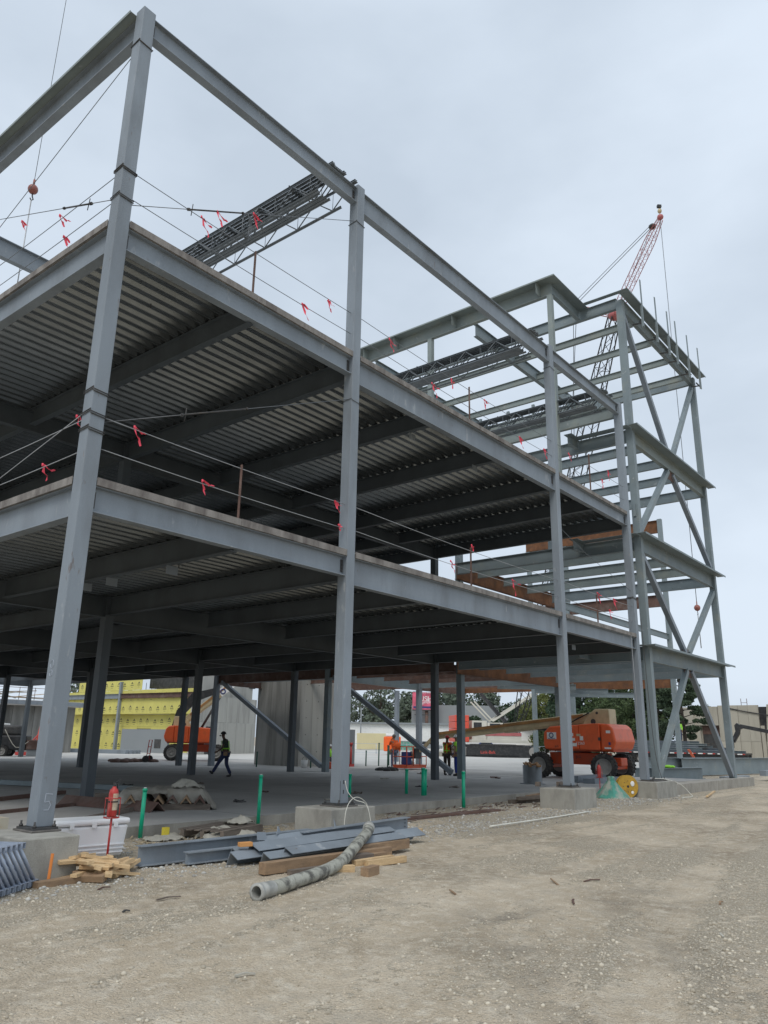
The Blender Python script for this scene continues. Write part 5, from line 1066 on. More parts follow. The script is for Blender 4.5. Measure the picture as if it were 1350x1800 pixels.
for k in range(22): b.ball((21.3+R_.random()*3.0, 33.8-R_.random()*2.2, .24), .14+.1*R_.random(), 4, (1.6, 1.5, .7))
tag(b.obj('hose_heap', 'rustdull'), 'low brown heap of leads on the far slab before the yellow wall', 'heap')
for i, (x, y, s_) in enumerate(((12.5, 12.2, .1), (9.8, 12.5, .12), (9.0, 8.6, .14), (11.2, 7.6, .08), (13.0, 5.6, .1), (17.5, 6.4, .12), (20.5, 10.5, .1), (25.5, 8.2, .16), (18.2, 5.4, .1), (8.3, 5.4, .1), (10.6, 4.5, .07), (26, 12.6, .12))):
    b = MB((x, y, .195)); 
    for k in range(5): b.bar((x+R_.uniform(-s_, s_)*2, y+R_.uniform(-s_, s_)*2, .20+R_.random()*s_*.3), (x+R_.uniform(-s_, s_)*2, y+R_.uniform(-s_, s_)*2, .21+R_.random()*s_*.5), s_*.4, s_*.25)
    tag(b.obj('floor_scrap', ['woodg', 'darkm', 'tarp', 'rustdull'][i % 4]), 'small %s scrap lying on the %s slab' % (['dark timber', 'black metal', 'pale', 'rusty'][i % 4], ['mid', 'mid left', 'left', 'left front', 'front', 'central', 'inner', 'right', 'near front', 'near left', 'near', 'far right'][i]), 'scrap', 'little scraps on the slab')
b = MB((4, 1.6, 0))
for k in range(170):
    x, y = R_.uniform(2.2, 6.2), R_.uniform(1.0, 2.35); z = height(x, y); a = R_.uniform(0, 6.3); L_ = R_.uniform(.04, .22)
    b.bar((x, y, z+.012), (x+L_*math.cos(a), y+L_*math.sin(a), z+.02+R_.random()*.03), R_.uniform(.008, .04), .008)
tag(b.obj('straw_and_splinters', 'straw'), kind='stuff')
b = MB((12, 1.4, 0))
for k in range(110):
    x, y = R_.uniform(6.9, 20), R_.uniform(.6, 2.2); z = height(x, y); a = R_.gauss(0, .5); L_ = R_.uniform(.06, .45)
    b.bar((x, y, z+.012), (x+L_*math.cos(a), y+L_*math.sin(a), z+.02+R_.random()*.02), R_.uniform(.01, .05), .01)
tag(b.obj('splinter_litter', 'rustdull'), kind='stuff')
# twigs and bits on the dirt
for i, (x, y, L_, rz, m, lb) in enumerate(((2.81, -4.8, .26, .9, 'woodd', 'short brown stick on the dirt above the rut'), (3.4, -6.1, .24, .5, 'rustdull', 'brown stick on the dirt right of centre'), (4.5, -5.3, .5, .7, 'woodd', 'thin twig on the dirt near the pit'), (5.0, -5.6, .3, -.3, 'rustdull', 'reddish bar on the dirt at right'),
                  (4.6, -7.4, .16, .2, 'woodd', 'small orange brown chip at the lower right'), (-1.06, -5.45, .16, -.5, 'tarp', 'pale curled scrap in the foreground'), (-.41, -2.84, .08, 0, 'darkm', 'small dark lump on the dirt below the lumber'), (.1, -1.6, .18, .2, 'rustdull', 'small rusty chip in front of the near pier'),
                  (2.9, -7.9, .12, .6, 'tarp', 'tiny pale scrap in the right foreground'), (.3, -2.6, .3, -.1, 'woodg', 'grey stick on the dirt below the girders'))):
    z = height(x, y); o = MB().bar((-L_/2, 0, 0), (0, .01, .012), .022, .014).bar((0, .01, .012), (L_/2, -.01, .004), .02, .012).obj('ground_debris', m, loc=(x, y, z+.012)); o.rotation_euler = (0, 0, rz); tag(o, lb, 'debris')
# ================================================================== PEOPLE
def skin(nm, P, Ed, R, m, parent, root=0, sub=2):
    me = bpy.data.meshes.new(nm); me.from_pydata([tuple(p) for p in P], Ed, []); me.materials.append(M[m])
    o = bpy.data.objects.new(nm, me); COL.objects.link(o); o.parent = parent
    sk = o.modifiers.new('skin', 'SKIN'); sk.use_smooth_shade = True
    for i, v in enumerate(me.skin_vertices[0].data): v.radius = (R[i], R[i]*.9); v.use_root = (i == root)
    ss = o.modifiers.new('subsurf', 'SUBSURF'); ss.levels = sub; ss.render_levels = sub
    return o
def person(loc, rz, lb, J, skinm='skin', shirt='hiorange', trous='jean', hat=None, vest=None, hair='black', h=1.0, sleeves=.55, belt=True):
    t = thing('person', lb, 'person', loc, rz); t.scale = (h, h, h)
    D = dict(pel=(0, 0, .96), belly=(0, 0, 1.12), chest=(.01, 0, 1.32), neck=(.01, 0, 1.50), jaw=(.03, 0, 1.58), head=(.035, 0, 1.68), crown=(.03, 0, 1.75),
             shL=(0, .18, 1.44), shR=(0, -.18, 1.44), elL=(-.03, .23, 1.16), elR=(-.03, -.23, 1.16), wrL=(.05, .23, .92), wrR=(.05, -.23, .92), haL=(.07, .23, .85), haR=(.07, -.23, .85),
             hiL=(0, .10, .90), hiR=(0, -.10, .90), knL=(.02, .11, .50), knR=(.02, -.11, .50), anL=(-.02, .12, .09), anR=(-.02, -.12, .09), toL=(.15, .13, .035), toR=(.15, -.13, .035))
    D.update({k: v for k, v in J.items() if k not in ('face', 'hatup')}); D = {k: Vector(v) for k, v in D.items()}
    K = list(D); ix = {k: i for i, k in enumerate(K)}
    R = dict(pel=.135, belly=.125, chest=.15, neck=.06, jaw=.075, head=.098, crown=.07, shL=.07, shR=.07, elL=.045, elR=.045, wrL=.03, wrR=.03, haL=.042, haR=.042, hiL=.095, hiR=.095, knL=.06, knR=.06, anL=.042, anR=.042, toL=.035, toR=.035)
    E = [('pel', 'belly'), ('belly', 'chest'), ('chest', 'neck'), ('neck', 'jaw'), ('jaw', 'head'), ('head', 'crown')]
    for s_ in 'LR': E += [('chest', 'sh'+s_), ('sh'+s_, 'el'+s_), ('el'+s_, 'wr'+s_), ('wr'+s_, 'ha'+s_), ('pel', 'hi'+s_), ('hi'+s_, 'kn'+s_), ('kn'+s_, 'an'+s_), ('an'+s_, 'to'+s_)]
    body = skin('body', [D[k] for k in K], [(ix[a], ix[b]) for a, b in E], [R[k]*.92 for k in K], skinm, t)
    def sub(keys, edges, rr, nm, m, ext=None):
        P = [D[k] if isinstance(k, str) else k for k in keys]; return skin(nm, P, edges, rr, m, t)
    el = {s_: D['sh'+s_].lerp(D['el'+s_], 1.0) if sleeves > .9 else D['sh'+s_].lerp(D['el'+s_], sleeves) for s_ in 'LR'}
    keys = [D['pel']+Vector((0, 0, -.02)), D['belly'], D['chest'], D['neck']-Vector((0, 0, .04)), D['shL'], D['shR'], el['L'], el['R']]
    ed = [(0, 1), (1, 2), (2, 3), (2, 4), (2, 5), (4, 6), (5, 7)]; rr = [.150, .142, .158, .075, .085, .085, .066, .066]
    if sleeves > .9: keys += [D['elL'].lerp(D['wrL'], .85), D['elR'].lerp(D['wrR'], .85)]; ed += [(6, 8), (7, 9)]; rr += [.045, .045]
    skin('shirt', keys, ed, rr, shirt, t)
    skin('trousers', [D['pel'], D['hiL'], D['hiR'], D['knL'], D['knR'], D['anL']+Vector((0, 0, .02)), D['anR']+Vector((0, 0, .02))], [(0, 1), (0, 2), (1, 3), (2, 4), (3, 5), (4, 6)], [.145, .108, .108, .078, .078, .068, .068], trous, t)
    for s_ in 'LR':
        a, to = D['an'+s_], D['to'+s_]; d = (to-a); d.z = 0
        d = d.normalized() if d.length > .01 else Vector((1, 0, 0)); dd = (to-a).normalized()
        skin('boot', [a+Vector((0, 0, .05)), a-Vector((0, 0, .035)), a.lerp(to, .6)-Vector((0, 0, .01)), to], [(0, 1), (1, 2), (2, 3)], [.058, .055, .05, .042], 'black', t)
        w, ha = D['wr'+s_], D['ha'+s_]; f = (ha-w).normalized(); sd_ = Vector((f.z, 0, -f.x)) if abs(f.y) > .9 else f.cross(Vector((0, 1, 0))).normalized()
        hb = MB()
        for k, (o_, ln) in enumerate(((-.030, .065), (-.010, .078), (.010, .074), (.030, .058))):
            p0 = ha+sd_*o_; p1 = p0+f*ln*.6; p2 = p1+f*ln*.35+Vector((0, -.02 if s_ == 'L' else .02, 0)); hb.tube([p0, p1, p2], [.010, .009, .007], 6)
        hb.tube([w+f*.03+sd_*.03, ha+sd_*.055, ha+sd_*.06+f*.035], [.012, .011, .008], 6).obj('fingers', skinm, t)
    c = D['head']; fw = (D['head']-D['jaw']); fx = Vector((1, 0, 0))
    fd = Vector(J.get('face', (1, 0, -.1))).normalized(); lf = Vector((0, 0, 1)).cross(fd).normalized()
    MB().ball(c+fd*.105-Vector((0, 0, .01)), .017, 5, (1, 1, 1.4)).ball(c+lf*.092-Vector((0, 0, .01)), .022, 5, (.6, .5, 1.2)).ball(c-lf*.092-Vector((0, 0, .01)), .022, 5, (.6, .5, 1.2)).obj('nose_and_ears', skinm, t)
    MB().ball(c+fd*.09+lf*.034+Vector((0, 0, .015)), .011, 4).ball(c+fd*.09-lf*.034+Vector((0, 0, .015)), .011, 4).bar(c+fd*.094+lf*.022-Vector((0, 0, .05)), c+fd*.094-lf*.022-Vector((0, 0, .05)), .008, .006).obj('eyes_and_mouth', 'black', t)
    if hat:
        up = Vector(J.get('hatup', (0, 0, 1))).normalized()
        MB().lathe(c+up*.035-fd*.01, [(.0, .105), (.05, .098), (.09, .065), (.112, .02), (.116, 0), (.135, -.006), (.13, -.014), (.105, -.01)], 18, up).bar(c+up*.03+fd*.10, c+up*.015+fd*.165, .15, .012, up).obj('hard_hat', hat, t)
    else:
        MB().ball(c+Vector((-.012, 0, .02)), .108, 8, (1, .95, .98)).obj('hair', hair, t)
    if vest:
        vb = MB(); ch, pe = D['chest'], D['pel']
        for s_ in (-1, 1):
            for side in (1, -1):
                vb.bar(ch+Vector((side*.150, s_*.085, .10)), pe+Vector((side*.145, s_*.085, .06)), .045, .012, (1, 0, 0))
        vb.lathe(D['belly']+Vector((0, 0, -.03)), [(.150, 0), (.154, 0), (.154, .05), (.150, .05)], 16).obj('reflective_stripes', vest, t)
    if belt: MB().lathe(D['pel']+Vector((0, 0, .03)), [(.150, -.03), (.160, -.03), (.160, .03), (.150, .03)], 16).box(D['pel']+Vector((-.10, .15, -.12)), D['pel']+Vector((.06, .21, .02))).obj('tool_belt', 'woodd', t)
    return t
aL = math.atan2(rgt.y, rgt.x)   # heading that points to the right of the picture
person((16.0, 15.2, .195), aL+math.pi, 'worker in dark clothes and dark hard hat striding left across the slab',
       dict(hiL=(.02, .10, .90), knL=(.26, .10, .56), anL=(.46, .11, .17), toL=(.60, .12, .24), hiR=(-.02, -.10, .90), knR=(-.03, -.11, .50), anR=(-.22, -.11, .10), toR=(-.05, -.12, .035),
            chest=(.06, 0, 1.32), neck=(.10, 0, 1.49), jaw=(.15, 0, 1.56), head=(.16, 0, 1.65), crown=(.15, 0, 1.72), shL=(.06, .18, 1.43), shR=(.06, -.18, 1.43), elR=(-.02, -.24, 1.17), wrR=(.12, -.25, 1.0), haR=(.17, -.24, .95),
            elL=(.10, .26, 1.15), wrL=(.30, .24, 1.0), haL=(.36, .23, .97), face=(1, 0, -.4)), 'skind', 'dgreen', 'navy', 'black', 'hilime', sleeves=.6)
b = [c for c in bpy.data.objects if c.name.startswith('reflective_stripes')][-1]
person((30.2, 17.6, .195), aL+math.pi*.62, 'man in bright orange shirt and jeans touching his face, left of the orange basket',
       dict(elL=(.14, .20, 1.24), wrL=(.20, .08, 1.50), haL=(.17, .03, 1.58), knR=(.03, -.10, .5), anR=(.0, -.09, .09), toR=(.17, -.11, .035), elR=(-.05, -.25, 1.18), wrR=(0, -.24, .94), haR=(.02, -.23, .87)), 'skin', 'hiorange', 'jean', None, None, 'woodg', sleeves=.98, h=1.03)
person((25.9, 11.05, .195), aL+.9, 'man in orange vest and brown trousers beside the lime shirt, back turned', dict(elL=(.10, .22, 1.2), wrL=(.22, .10, 1.12), haL=(.26, .06, 1.12)), 'skind', 'hiorange', 'khaki', 'redh', 'hilime', sleeves=.3)
person((25.85, 10.45, .195), aL+2.6, 'man in lime green shirt and blue trousers facing the man in the orange vest', dict(elR=(.08, -.22, 1.2), wrR=(.24, -.14, 1.12), haR=(.29, -.12, 1.14), head=(.05, 0, 1.67)), 'skin', 'hilime', 'blue', 'white', None, sleeves=.55, h=1.02)
person((66.0, 13.6, 1.98), math.radians(200), 'worker in lime top and white hard hat standing on the stacked girders', {}, 'skin', 'hilime', 'navy', 'white', None, sleeves=.98)
person((27.9, 20.3, .195), aL+2.0, 'crouching worker in lime vest half hidden by the second column', dict(pel=(-.25, 0, .50), belly=(-.16, 0, .66), chest=(.02, 0, .84), neck=(.12, 0, .98), jaw=(.17, 0, 1.04), head=(.19, 0, 1.12), crown=(.18, 0, 1.19), shL=(.03, .18, .93), shR=(.03, -.18, .93),
       elL=(.22, .2, .72), elR=(.22, -.2, .72), wrL=(.40, .1, .62), wrR=(.40, -.1, .62), haL=(.45, .08, .58), haR=(.45, -.08, .58), hiL=(-.24, .10, .46), hiR=(-.24, -.10, .46), knL=(.16, .15, .48), knR=(.16, -.15, .48), anL=(-.06, .14, .09), anR=(-.06, -.14, .09), toL=(.12, .15, .035), toR=(.12, -.15, .035)), 'skin', 'hilime', 'navy', 'white', None, sleeves=.98)
# ================================================================== BACKGROUND BUILDINGS
# concrete core inside the frame
t = thing('concrete_core', 'tall bare concrete core with vertical board joints under the deck', 'concrete core', (27.3, 22.3, 0))
pw = 1.02
for i in range(3):
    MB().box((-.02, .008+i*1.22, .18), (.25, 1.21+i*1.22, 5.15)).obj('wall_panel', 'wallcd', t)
for i in range(4): MB().box((.01+i*1.0, -.02, .18), (.995+i*1.0, .25, 5.55+.1*(i % 2))).obj('wall_panel', 'wallc', t)
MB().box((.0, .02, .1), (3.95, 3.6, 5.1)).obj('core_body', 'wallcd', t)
b = MB()
for i in range(4):
    for k in range(5): b.cyl((.5+i*1.0, -.028, 1.0+k*.95), (.5+i*1.0, -.0205, 1.0+k*.95), .03, 8)
b.obj('tie_holes', 'darkm', t)
MB().box((2.7, -.9, .19), (3.9, -.05, 2.3)).obj('plywood_box', 'fgrey', t)
t = thing('fire_hydrant_stand', 'small red standpipe before the concrete core', 'standpipe', (30.3, 20.9, .19)); MB().cyl((0, 0, 0), (0, 0, 1.2), .06, 8).box((-.2, -.1, 0), (.2, .1, .15)).obj('riser', 'red', t); MB().cyl((0, 0, 1.2), (0, 0, 1.35), .1, 8).obj('cap', 'red', t)
# rear formed wall
t = thing('formed_concrete_wall', 'pale streaked concrete wall of tall panels behind the walking worker', 'concrete wall', (39.0, 47.3, 0), math.atan2(2.7, 9.4))
for i in range(6): MB().box((.01+i*1.75, 0, .0), (1.74+i*1.75, .3, 3.0)).obj('wall_panel', 'wallc', t); MB().box((.01+i*1.75, 0, 3.012), (1.74+i*1.75, .3, 5.35)).obj('wall_panel', 'wallc', t)
MB().box((1.5, .9, 5.0), (11, 1.2, 8.5)).obj('upper_wall', 'wallc', t)
MB().box((2.1, -.02, .2), (3.0, -.005, 2.6)).obj('door_opening', 'black', t)
# yellow sheathed building
t = thing('yellow_sheathed_building', 'building wall covered in yellow printed sheathing boards behind the left boom lift', 'building', (43.5, 55.5, 0), math.radians(90))


def sheathing(x, z, w=1.22, h=2.44, y=0):
    p = MB().box((x+.006, y, z+.006), (x+w-.006, y+.03, z+h-.006)).obj('sheathing_board', 'yellow', t)
    b = MB()
    for zz in (.62, 1.85):
        if zz > h-.3: continue
        if R_.random() < .12: continue
        cx, cz = x+w*.5+R_.uniform(-.12, .12), z+zz+R_.uniform(-.08, .08)
        b.poly([(cx-.22, y+.031, cz-.05), (cx, y+.031, cz+.20), (cx+.22, y+.031, cz-.05), (cx+.10, y+.031, cz-.05), (cx, y+.031, cz+.06), (cx-.10, y+.031, cz-.05)], .004)
        for k in range(5): b.box((cx-.26+k*.11, y+.031, cz-.22), (cx-.18+k*.11, y+.035, cz-.14))
        b.box((cx-.15, y+.031, cz-.40), (cx+.15, y+.034, cz-.37))
    if b.v: b.obj('printed_mark', 'bmark', p)
M['bmark'] = mat('print_ink', (.07, .07, .05), .8)
for i in range(20):
    x = -3.0+i*1.22
    for z, y in ((0.0, 0), (1.22, 0)):
        pass
    if not (6 <= i <= 7): sheathing(x, .15, y=0); 
    sheathing(x, 2.6, h=1.2, y=0)
    if i >= 1: sheathing(x, 3.85, y=.7)
    if 6 < i < 17: sheathing(x, 6.3, h=1.3, y=.7)
MB().box((-3.0, -.4, 0), (21.4, -.01, 3.8)).obj('lower_wall', 'yellow', t)
MB().box((-3.0, -.4, 3.82), (21.4, .69, 6.25)).obj('upper_wall', 'yellow', t)
MB().box((4.35, -.005, 0.2), (6.7, .04, 2.4)).obj('door_opening', 'black', t)
MB().box((13.3, .71, 4.9), (14.6, .74, 5.35)).obj('window_strip', 'black', t)
for k in range(3): MB().box((13.4+k*.42, .75, 4.95), (13.7+k*.42, .77, 5.3)).obj('window_pane', 'glass', t)
b = MB(); 
for k in range(24): b.cyl((-3+k*1.0, .6, 6.3), (-3+k*1.0, .6, 7.0), .03, 5)
b.obj('rebar_stubs', 'darkm', t)
MB().box((-4.5, -6, 6.5), (6.0, -.5, 8.2)).obj('dark_upper_storey', 'black', t)
# steel posts and beam in front of it
t = thing('light_steel_portal', 'light grey post and long brown beam standing before the yellow wall', 'steel frame', (42.5, 64.5, 0))
MB().box((0, 0, 0), (.3, .3, 7.2)).obj('post', 'steel', t); MB().ibeam((0.15, -16.5, 5.85), (.15, -.0, 5.95), .5, .3).obj('beam', 'rustdull', t); MB().ibeam((.15, .35, 5.95), (.15, 12, 6.0), .5, .3).obj('beam', 'steel', t)
MB().box((-.3, 3.2, 0), (-.15, 3.35, 3.6)).obj('slim_post', 'rustdull', t)
MB().box((5.9, -17.5, 0.1), (6.2, -17.2, 6.5)).obj('post', 'steel', t)
t = thing('grey_plate_stack', 'long low stack of grey beams on the ground before the yellow wall', 'steel stack', (36.5, 51, .02), math.radians(103))
for k in range(4): MB().box((0, k*.5, .1), (11.5+k, k*.5+.35, .45)).obj('beam', 'steel', t)
for x in (1, 5, 9): MB().box((x, -.1, 0), (x+.15, 2.0, .095)).obj('dunnage', 'woodg', t)
t = thing('grey_block_wall', 'low grey wall left of the boom lift before the yellow wall', 'low wall', (40.2, 52.0, 0), math.radians(100)); MB().box((0, 0, 0), (6, .3, 2.3)).obj('wall_body', 'fgrey', t); MB().box((.8, .301, .6), (1.6, .32, 1.4)).obj('vent', 'darkm', t)
# far left wall with roof deck and plant
t = thing('low_concrete_building', 'dark concrete wall with a cluttered roof deck at the far left', 'building', (8, 56, 0))
for i in range(13): MB().box((.01+i*1.9, 0, 0), (1.88+i*1.9, .3, 4.0)).obj('wall_panel', 'wallcd', t)
MB().box((-.5, -1.0, 4.02), (25.0, 1.5, 4.45)).obj('roof_slab', 'slab', t)
MB().box((-.5, -1.02, 4.10), (25.0, -1.005, 4.40)).obj('fascia', 'steel', t)
for k in range(16): MB().bar((R_.uniform(0, 23), R_.uniform(-.8, 1), 4.5+R_.random()*.3), (R_.uniform(10, 24), R_.uniform(-.8, 1), 4.55+R_.random()*.9), .12, .06).obj('roof_lumber', ['woodd', 'wood', 'tarp'][k % 3], t)
b = MB()
for k in range(18): b.cyl((k*1.35, -.9, 4.46), (k*1.35, -.9, 5.5), .025, 5)
b.bar((0, -.9, 5.45), (24, -.9, 5.45), .04, .04).obj('guard_rail', 'rustdull', t)
t = thing('towable_compressor', 'dark towable compressor with brown cover by the far left wall', 'compressor', (22.6, 46.2, .1), -.7)
MB().box((-1.6, -.8, .5), (1.0, .8, 1.5)).obj('engine_body', 'black', t, bevel=.1); MB().box((-1.2, -.6, 1.51), (.5, .6, 2.2)).obj('engine_hood', 'darkm', t, bevel=.15); MB().box((1.05, -.9, .55), (2.3, .5, 1.2)).obj('brown_box', 'rustdull', t, bevel=.05); MB().box((1.1, -.8, .05), (2.2, .4, .54)).obj('pale_box', 'fgrey', t)
for y in (-.95, .95): wheel(t, -.5, y, .42, .25)
MB().tube(smooth([(-.5, -.85, 1.9), (.4, -1.0, .7), (1.2, -1.0, 1.1)]), .03, 5).obj('hose', 'tarp', t)
t = thing('orange_safety_stand', 'bright orange safety tower beside the compressor at the far left', 'safety stand', (25.8, 48.9, .1), .3)
MB().bar((0, 0, 0), (.5, 0, 3.1), .5, .25, (0, 1, 0)).obj('orange_panel', 'orangered', t); MB().box((-1.5, -.6, 0), (.3, .6, .3)).obj('foot', 'red', t); MB().bar((-1.4, 0, .3), (-.1, 0, 1.5), .08, .08).obj('stay', 'red', t)
t = thing('rack_of_boards', 'rack of upright dark boards against the far left wall', 'rack', (22.5, 54.2, .05))
for k in range(12): MB().box((k*.42, 0, 0), (k*.42+.28, .15, 1.9+.4*R_.random())).obj('board', ['woodg', 'rustdull', 'fgrey', 'black'][k % 4], t)
MB().tube([(-1, -.3, 2.6), (3.4, -.3, 2.35)], .09, 8).obj('white_pipe', 'white', t)
# tan precast building at right
t = thing('precast_building', 'tan precast concrete building with slanted piers and a dark doorway at the right', 'building', (78, 17.6, 0), math.radians(-90))
def slab_(x0, x1, z0, z1, s0=0, s1=0, y=0, m='tan', nm='precast_panel'):
    MB().poly([(x0+s0, y, z0), (x1+s1, y, z0), (x1, y, z1), (x0, y, z1)], .4).obj(nm, m, t)
slab_(.4, 1.5, 0, 5.4, -1.3, .3, -.2)
for a, b_ in ((3.05+0, 3.95),): pass
xs_ = [1.55, 2.35, 3.05]; 
for a, b_ in ((1.52, 2.3), (2.32, 3.1), (3.12, 3.9)): slab_(a, b_, 3.62, 5.45, 0, 0, .0)
slab_(1.3, 2.0, 0, 3.6, 0, .15, .0)
MB().box((2.16, .45, 0), (4.2, .6, 3.6)).obj('dark_doorway', 'darkm', t); MB().box((2.16, .42, 2.75), (4.0, .445, 3.6)).obj('door_header', 'rustdull', t)
for k in range(4): slab_(3.95+k*.95, 4.88+k*.95, 0, 2.1, -.05*0, 0, -.02*(k % 2)); slab_(3.95+k*.95, 4.88+k*.95, 2.12, 5.55, 0, 0, -.02*(k % 2))
slab_(8.35-.55, 8.75-.6, 0, 3.6); MB().box((7.7, .3, 3.0), (8.7, .8, 5.4)).obj('dark_slot', 'black', t)
for k in range(6): slab_(8.2+k*.9, 9.08+k*.9, 0, 2.1, 0, 0, .02*(k % 2)); slab_(8.2+k*.9+(.35 if k == 0 else 0), 9.08+k*.9, 2.12, 5.6, -.3 if k == 0 else 0, 0, .02*(k % 2))
MB().box((9.8, 3, 5.3), (16, 7, 6.3)).obj('roof_box', 'rustdull', t)
MB().box((1, .5, 0), (20, 8, 5.0)).obj('building_body', 'tan', t)
b = MB()
for x in (6.2, 6.75): b.cyl((x, .2, 3.6), (x, .2, 6.2), .03, 5)
for k in range(8): b.cyl((6.2, .2, 3.7+k*.3), (6.75, .2, 3.7+k*.3), .02, 4)
b.obj('roof_ladder', 'rustdull', t)
MB().tube(sag((4.9, -.1, 5.3), (18, -.1, 4.2), .5), .05, 5).obj('overhead_cable', 'black', t)
MB().cyl((10.9, 2.5, 6.3), (10.9, 2.5, 7.6), .05, 5).box((10.8, 2.4, 7.0), (11.3, 2.6, 7.15)).obj('roof_vent', 'darkm', t)
t = thing('brick_kiosk', 'small cream and red kiosk at the right edge under the handler arm', 'kiosk', (74, 6.4, 0)); MB().box((0, -4, 0), (3, 0, 2.0)).obj('kiosk_wall', 'beige', t); MB().box((-.1, -4.1, 2.01), (3.1, .1, 2.8)).obj('kiosk_band', 'rustdull', t)
# far sheds, container, vehicles, fence, billboard
t = thing('long_white_shed', 'long low white shed with a red trim line beyond the container', 'shed', (118, 70, 0), math.radians(125)); MB().box((-22, 0, 0), (34, 9, 4.2)).obj('shed_wall', 'white', t); MB().box((-22, -.05, 3.6), (34, -.01, 4.0)).obj('red_trim', 'red', t); MB().box((-22.5, -.5, 4.21), (34.5, 9.5, 4.5)).obj('shed_roof', 'fgrey', t)
t = thing('blue_grey_shed', 'small blue grey shed left of the white shed', 'shed', (112, 98, 0), math.radians(125)); MB().box((0, -4, 0), (9, 4, 4.6)).obj('shed_wall', 'galv', t); MB().box((-.3, -4.3, 4.61), (9.3, 4.3, 4.9)).obj('shed_roof', 'fgrey', t)
t = thing('grey_warehouse', 'tall grey warehouse beyond the crane counterweights', 'warehouse', (165, 88, 0), math.radians(125)); 
for k in range(14): MB().box((k*2.2-8, 0, 0), (k*2.2-5.83, .3, 9.0)).obj('cladding_panel', 'fgrey', t)
MB().box((-8, .35, 0), (22.8, 25, 8.9)).obj('warehouse_body', 'fgrey', t)
t = thing('beige_container', 'beige shipping container at the far edge of the lot', 'container', (93, 74.5, 0), math.radians(-50))
cm = MB()
for k in range(22): cm.box((k*.275, -.03, .25), (k*.275+.15, -.001, 2.45))
MB().box((0, 0, .12), (6.06, 2.44, 2.6)).obj('container_body', 'beige', t); cm.obj('corrugation', 'beige', t)['kind'] = 'stuff'
for k in range(2): MB().box((6.07, .05+k*1.18, .2), (6.11, 1.2+k*1.18, 2.5)).obj('container_door', 'beige', t)
t = thing('green_skip', 'small green skip beside the beige container', 'skip', (97, 69, 0), math.radians(-50)); MB().poly([(0, 0, .1), (3, 0, .1), (3.4, 0, 1.4), (-.4, 0, 1.4)], 1.8).obj('skip_body', 'teal', t); MB().box((-.45, -.05, 1.41), (3.45, 1.85, 1.5)).obj('skip_rim', 'fgrey', t)
def far_car(x, y, rz, m, lb):
    t = thing('parked_car', lb, 'car', (x, y, 0), rz, 'cars parked beyond the lot')
    MB().poly([(-2.2, -.85, .35), (2.2, -.85, .35), (2.25, -.85, .8), (1.2, -.85, .95), (.6, -.85, 1.5), (-1.1, -.85, 1.5), (-1.7, -.85, 1.0), (-2.25, -.85, .9)], 1.7).obj('car_body', m, t, bevel=.08)
    MB().poly([(1.0, -.86, 1.0), (.5, -.86, 1.42), (-1.0, -.86, 1.42), (-1.45, -.86, 1.02)], 1.72).obj('side_windows', 'glass', t)
    for sx in (-1.35, 1.35):
        for y_ in (-.8, .8): MB().cyl((sx, y_-.1, .34), (sx, y_+.1, .34), .34, 14).obj('wheel', 'tyre', t)
far_car(104, 68, math.radians(-55), 'fgrey', 'silver grey car parked behind the man in orange'); far_car(108, 64.5, math.radians(-55), 'black', 'black car parked between the grey and blue cars'); far_car(111, 61, math.radians(-55), 'bblue', 'dark blue car parked right of the black car')
t = thing('orange_light_tower', 'orange and white wheeled light unit behind the man in orange', 'light tower', (62, 42.8, .02), math.radians(-50)); MB().box((-.9, -.7, .5), (.9, .7, 2.0)).obj('unit_body', 'hiorange', t, bevel=.1); MB().box((-.7, -.6, 2.01), (.7, .6, 2.3)).obj('unit_lid', 'white', t, bevel=.08)
for y in (-.7, .7): MB().cyl((0, y-.1, .35), (0, y+.1, .35), .35, 14).obj('wheel', 'tyre', t)
t = thing('billboard', 'tall roadside billboard with pink and white lettering over the trees', 'billboard', (131, 88.5, 0), math.radians(-56))
bd = MB().box((-2.6, -.2, 7.8), (2.9, .2, 11.4)).obj('board_panel', 'bpink', t); MB().cyl((.4, .1, 0), (.4, .1, 7.8), .35, 12).obj('board_post', 'rustdull', t); MB().box((-2.6, -.6, 7.6), (2.9, .4, 7.79)).obj('catwalk', 'darkm', t)
text('SUSHI', 'lettering', 'white', bd, (.1, -.205, 10.0), (math.pi/2, 0, 0), 1.5); text('GRILL BAR', 'lettering', 'white', bd, (.1, -.205, 8.8), (math.pi/2, 0, 0), .75) if False else MB().box((-2.4, -.21, 8.1), (2.7, -.201, 8.5)).obj('lettering_band', 'bblue', bd)
for x, y, h, lb in ((120, 71.2, 8.6, 'car park light pole right of the billboard'), (100, 33.5, 9.5, 'thin light pole before the big dark trees'), (98, 78, 7, 'utility pole above the beige container'), (92, 81, 6.0, 'utility pole at the left of the container'), (110, 74, 6, 'slim pole over the white shed')):
    t = thing('light_pole', lb, 'light pole', (x, y, 0), 0, 'poles in the far background'); MB().cyl((0, 0, 0), (0, 0, h), .11, 8).obj('pole', 'fgrey', t); MB().bar((-.9, .9, h), (.9, -.9, h), .35, .14).obj('lamp_arm', 'darkm', t)
t = thing('chainlink_fence', 'low chain link fence line before the crane and white shed', 'fence', (64, 50, 0), math.radians(-50))
b = MB()
for k in range(14): MB().cyl((k*2.6, 0, 0), (k*2.6, 0, 1.25), .035, 6).obj('fence_post', 'galv', t)
b.bar((0, 0, 1.22), (33.8, 0, 1.22), .04, .04); b.bar((0, 0, .25), (33.8, 0, .25), .02, .02); b.obj('fence_rail', 'galv', t)
tag(MB((61, 36, .02)).box((60.2, 35.6, .02), (61.8, 36.4, .65)).obj('concrete_block', 'tan'), 'pale concrete block on the lot before the crane track', 'concrete block')
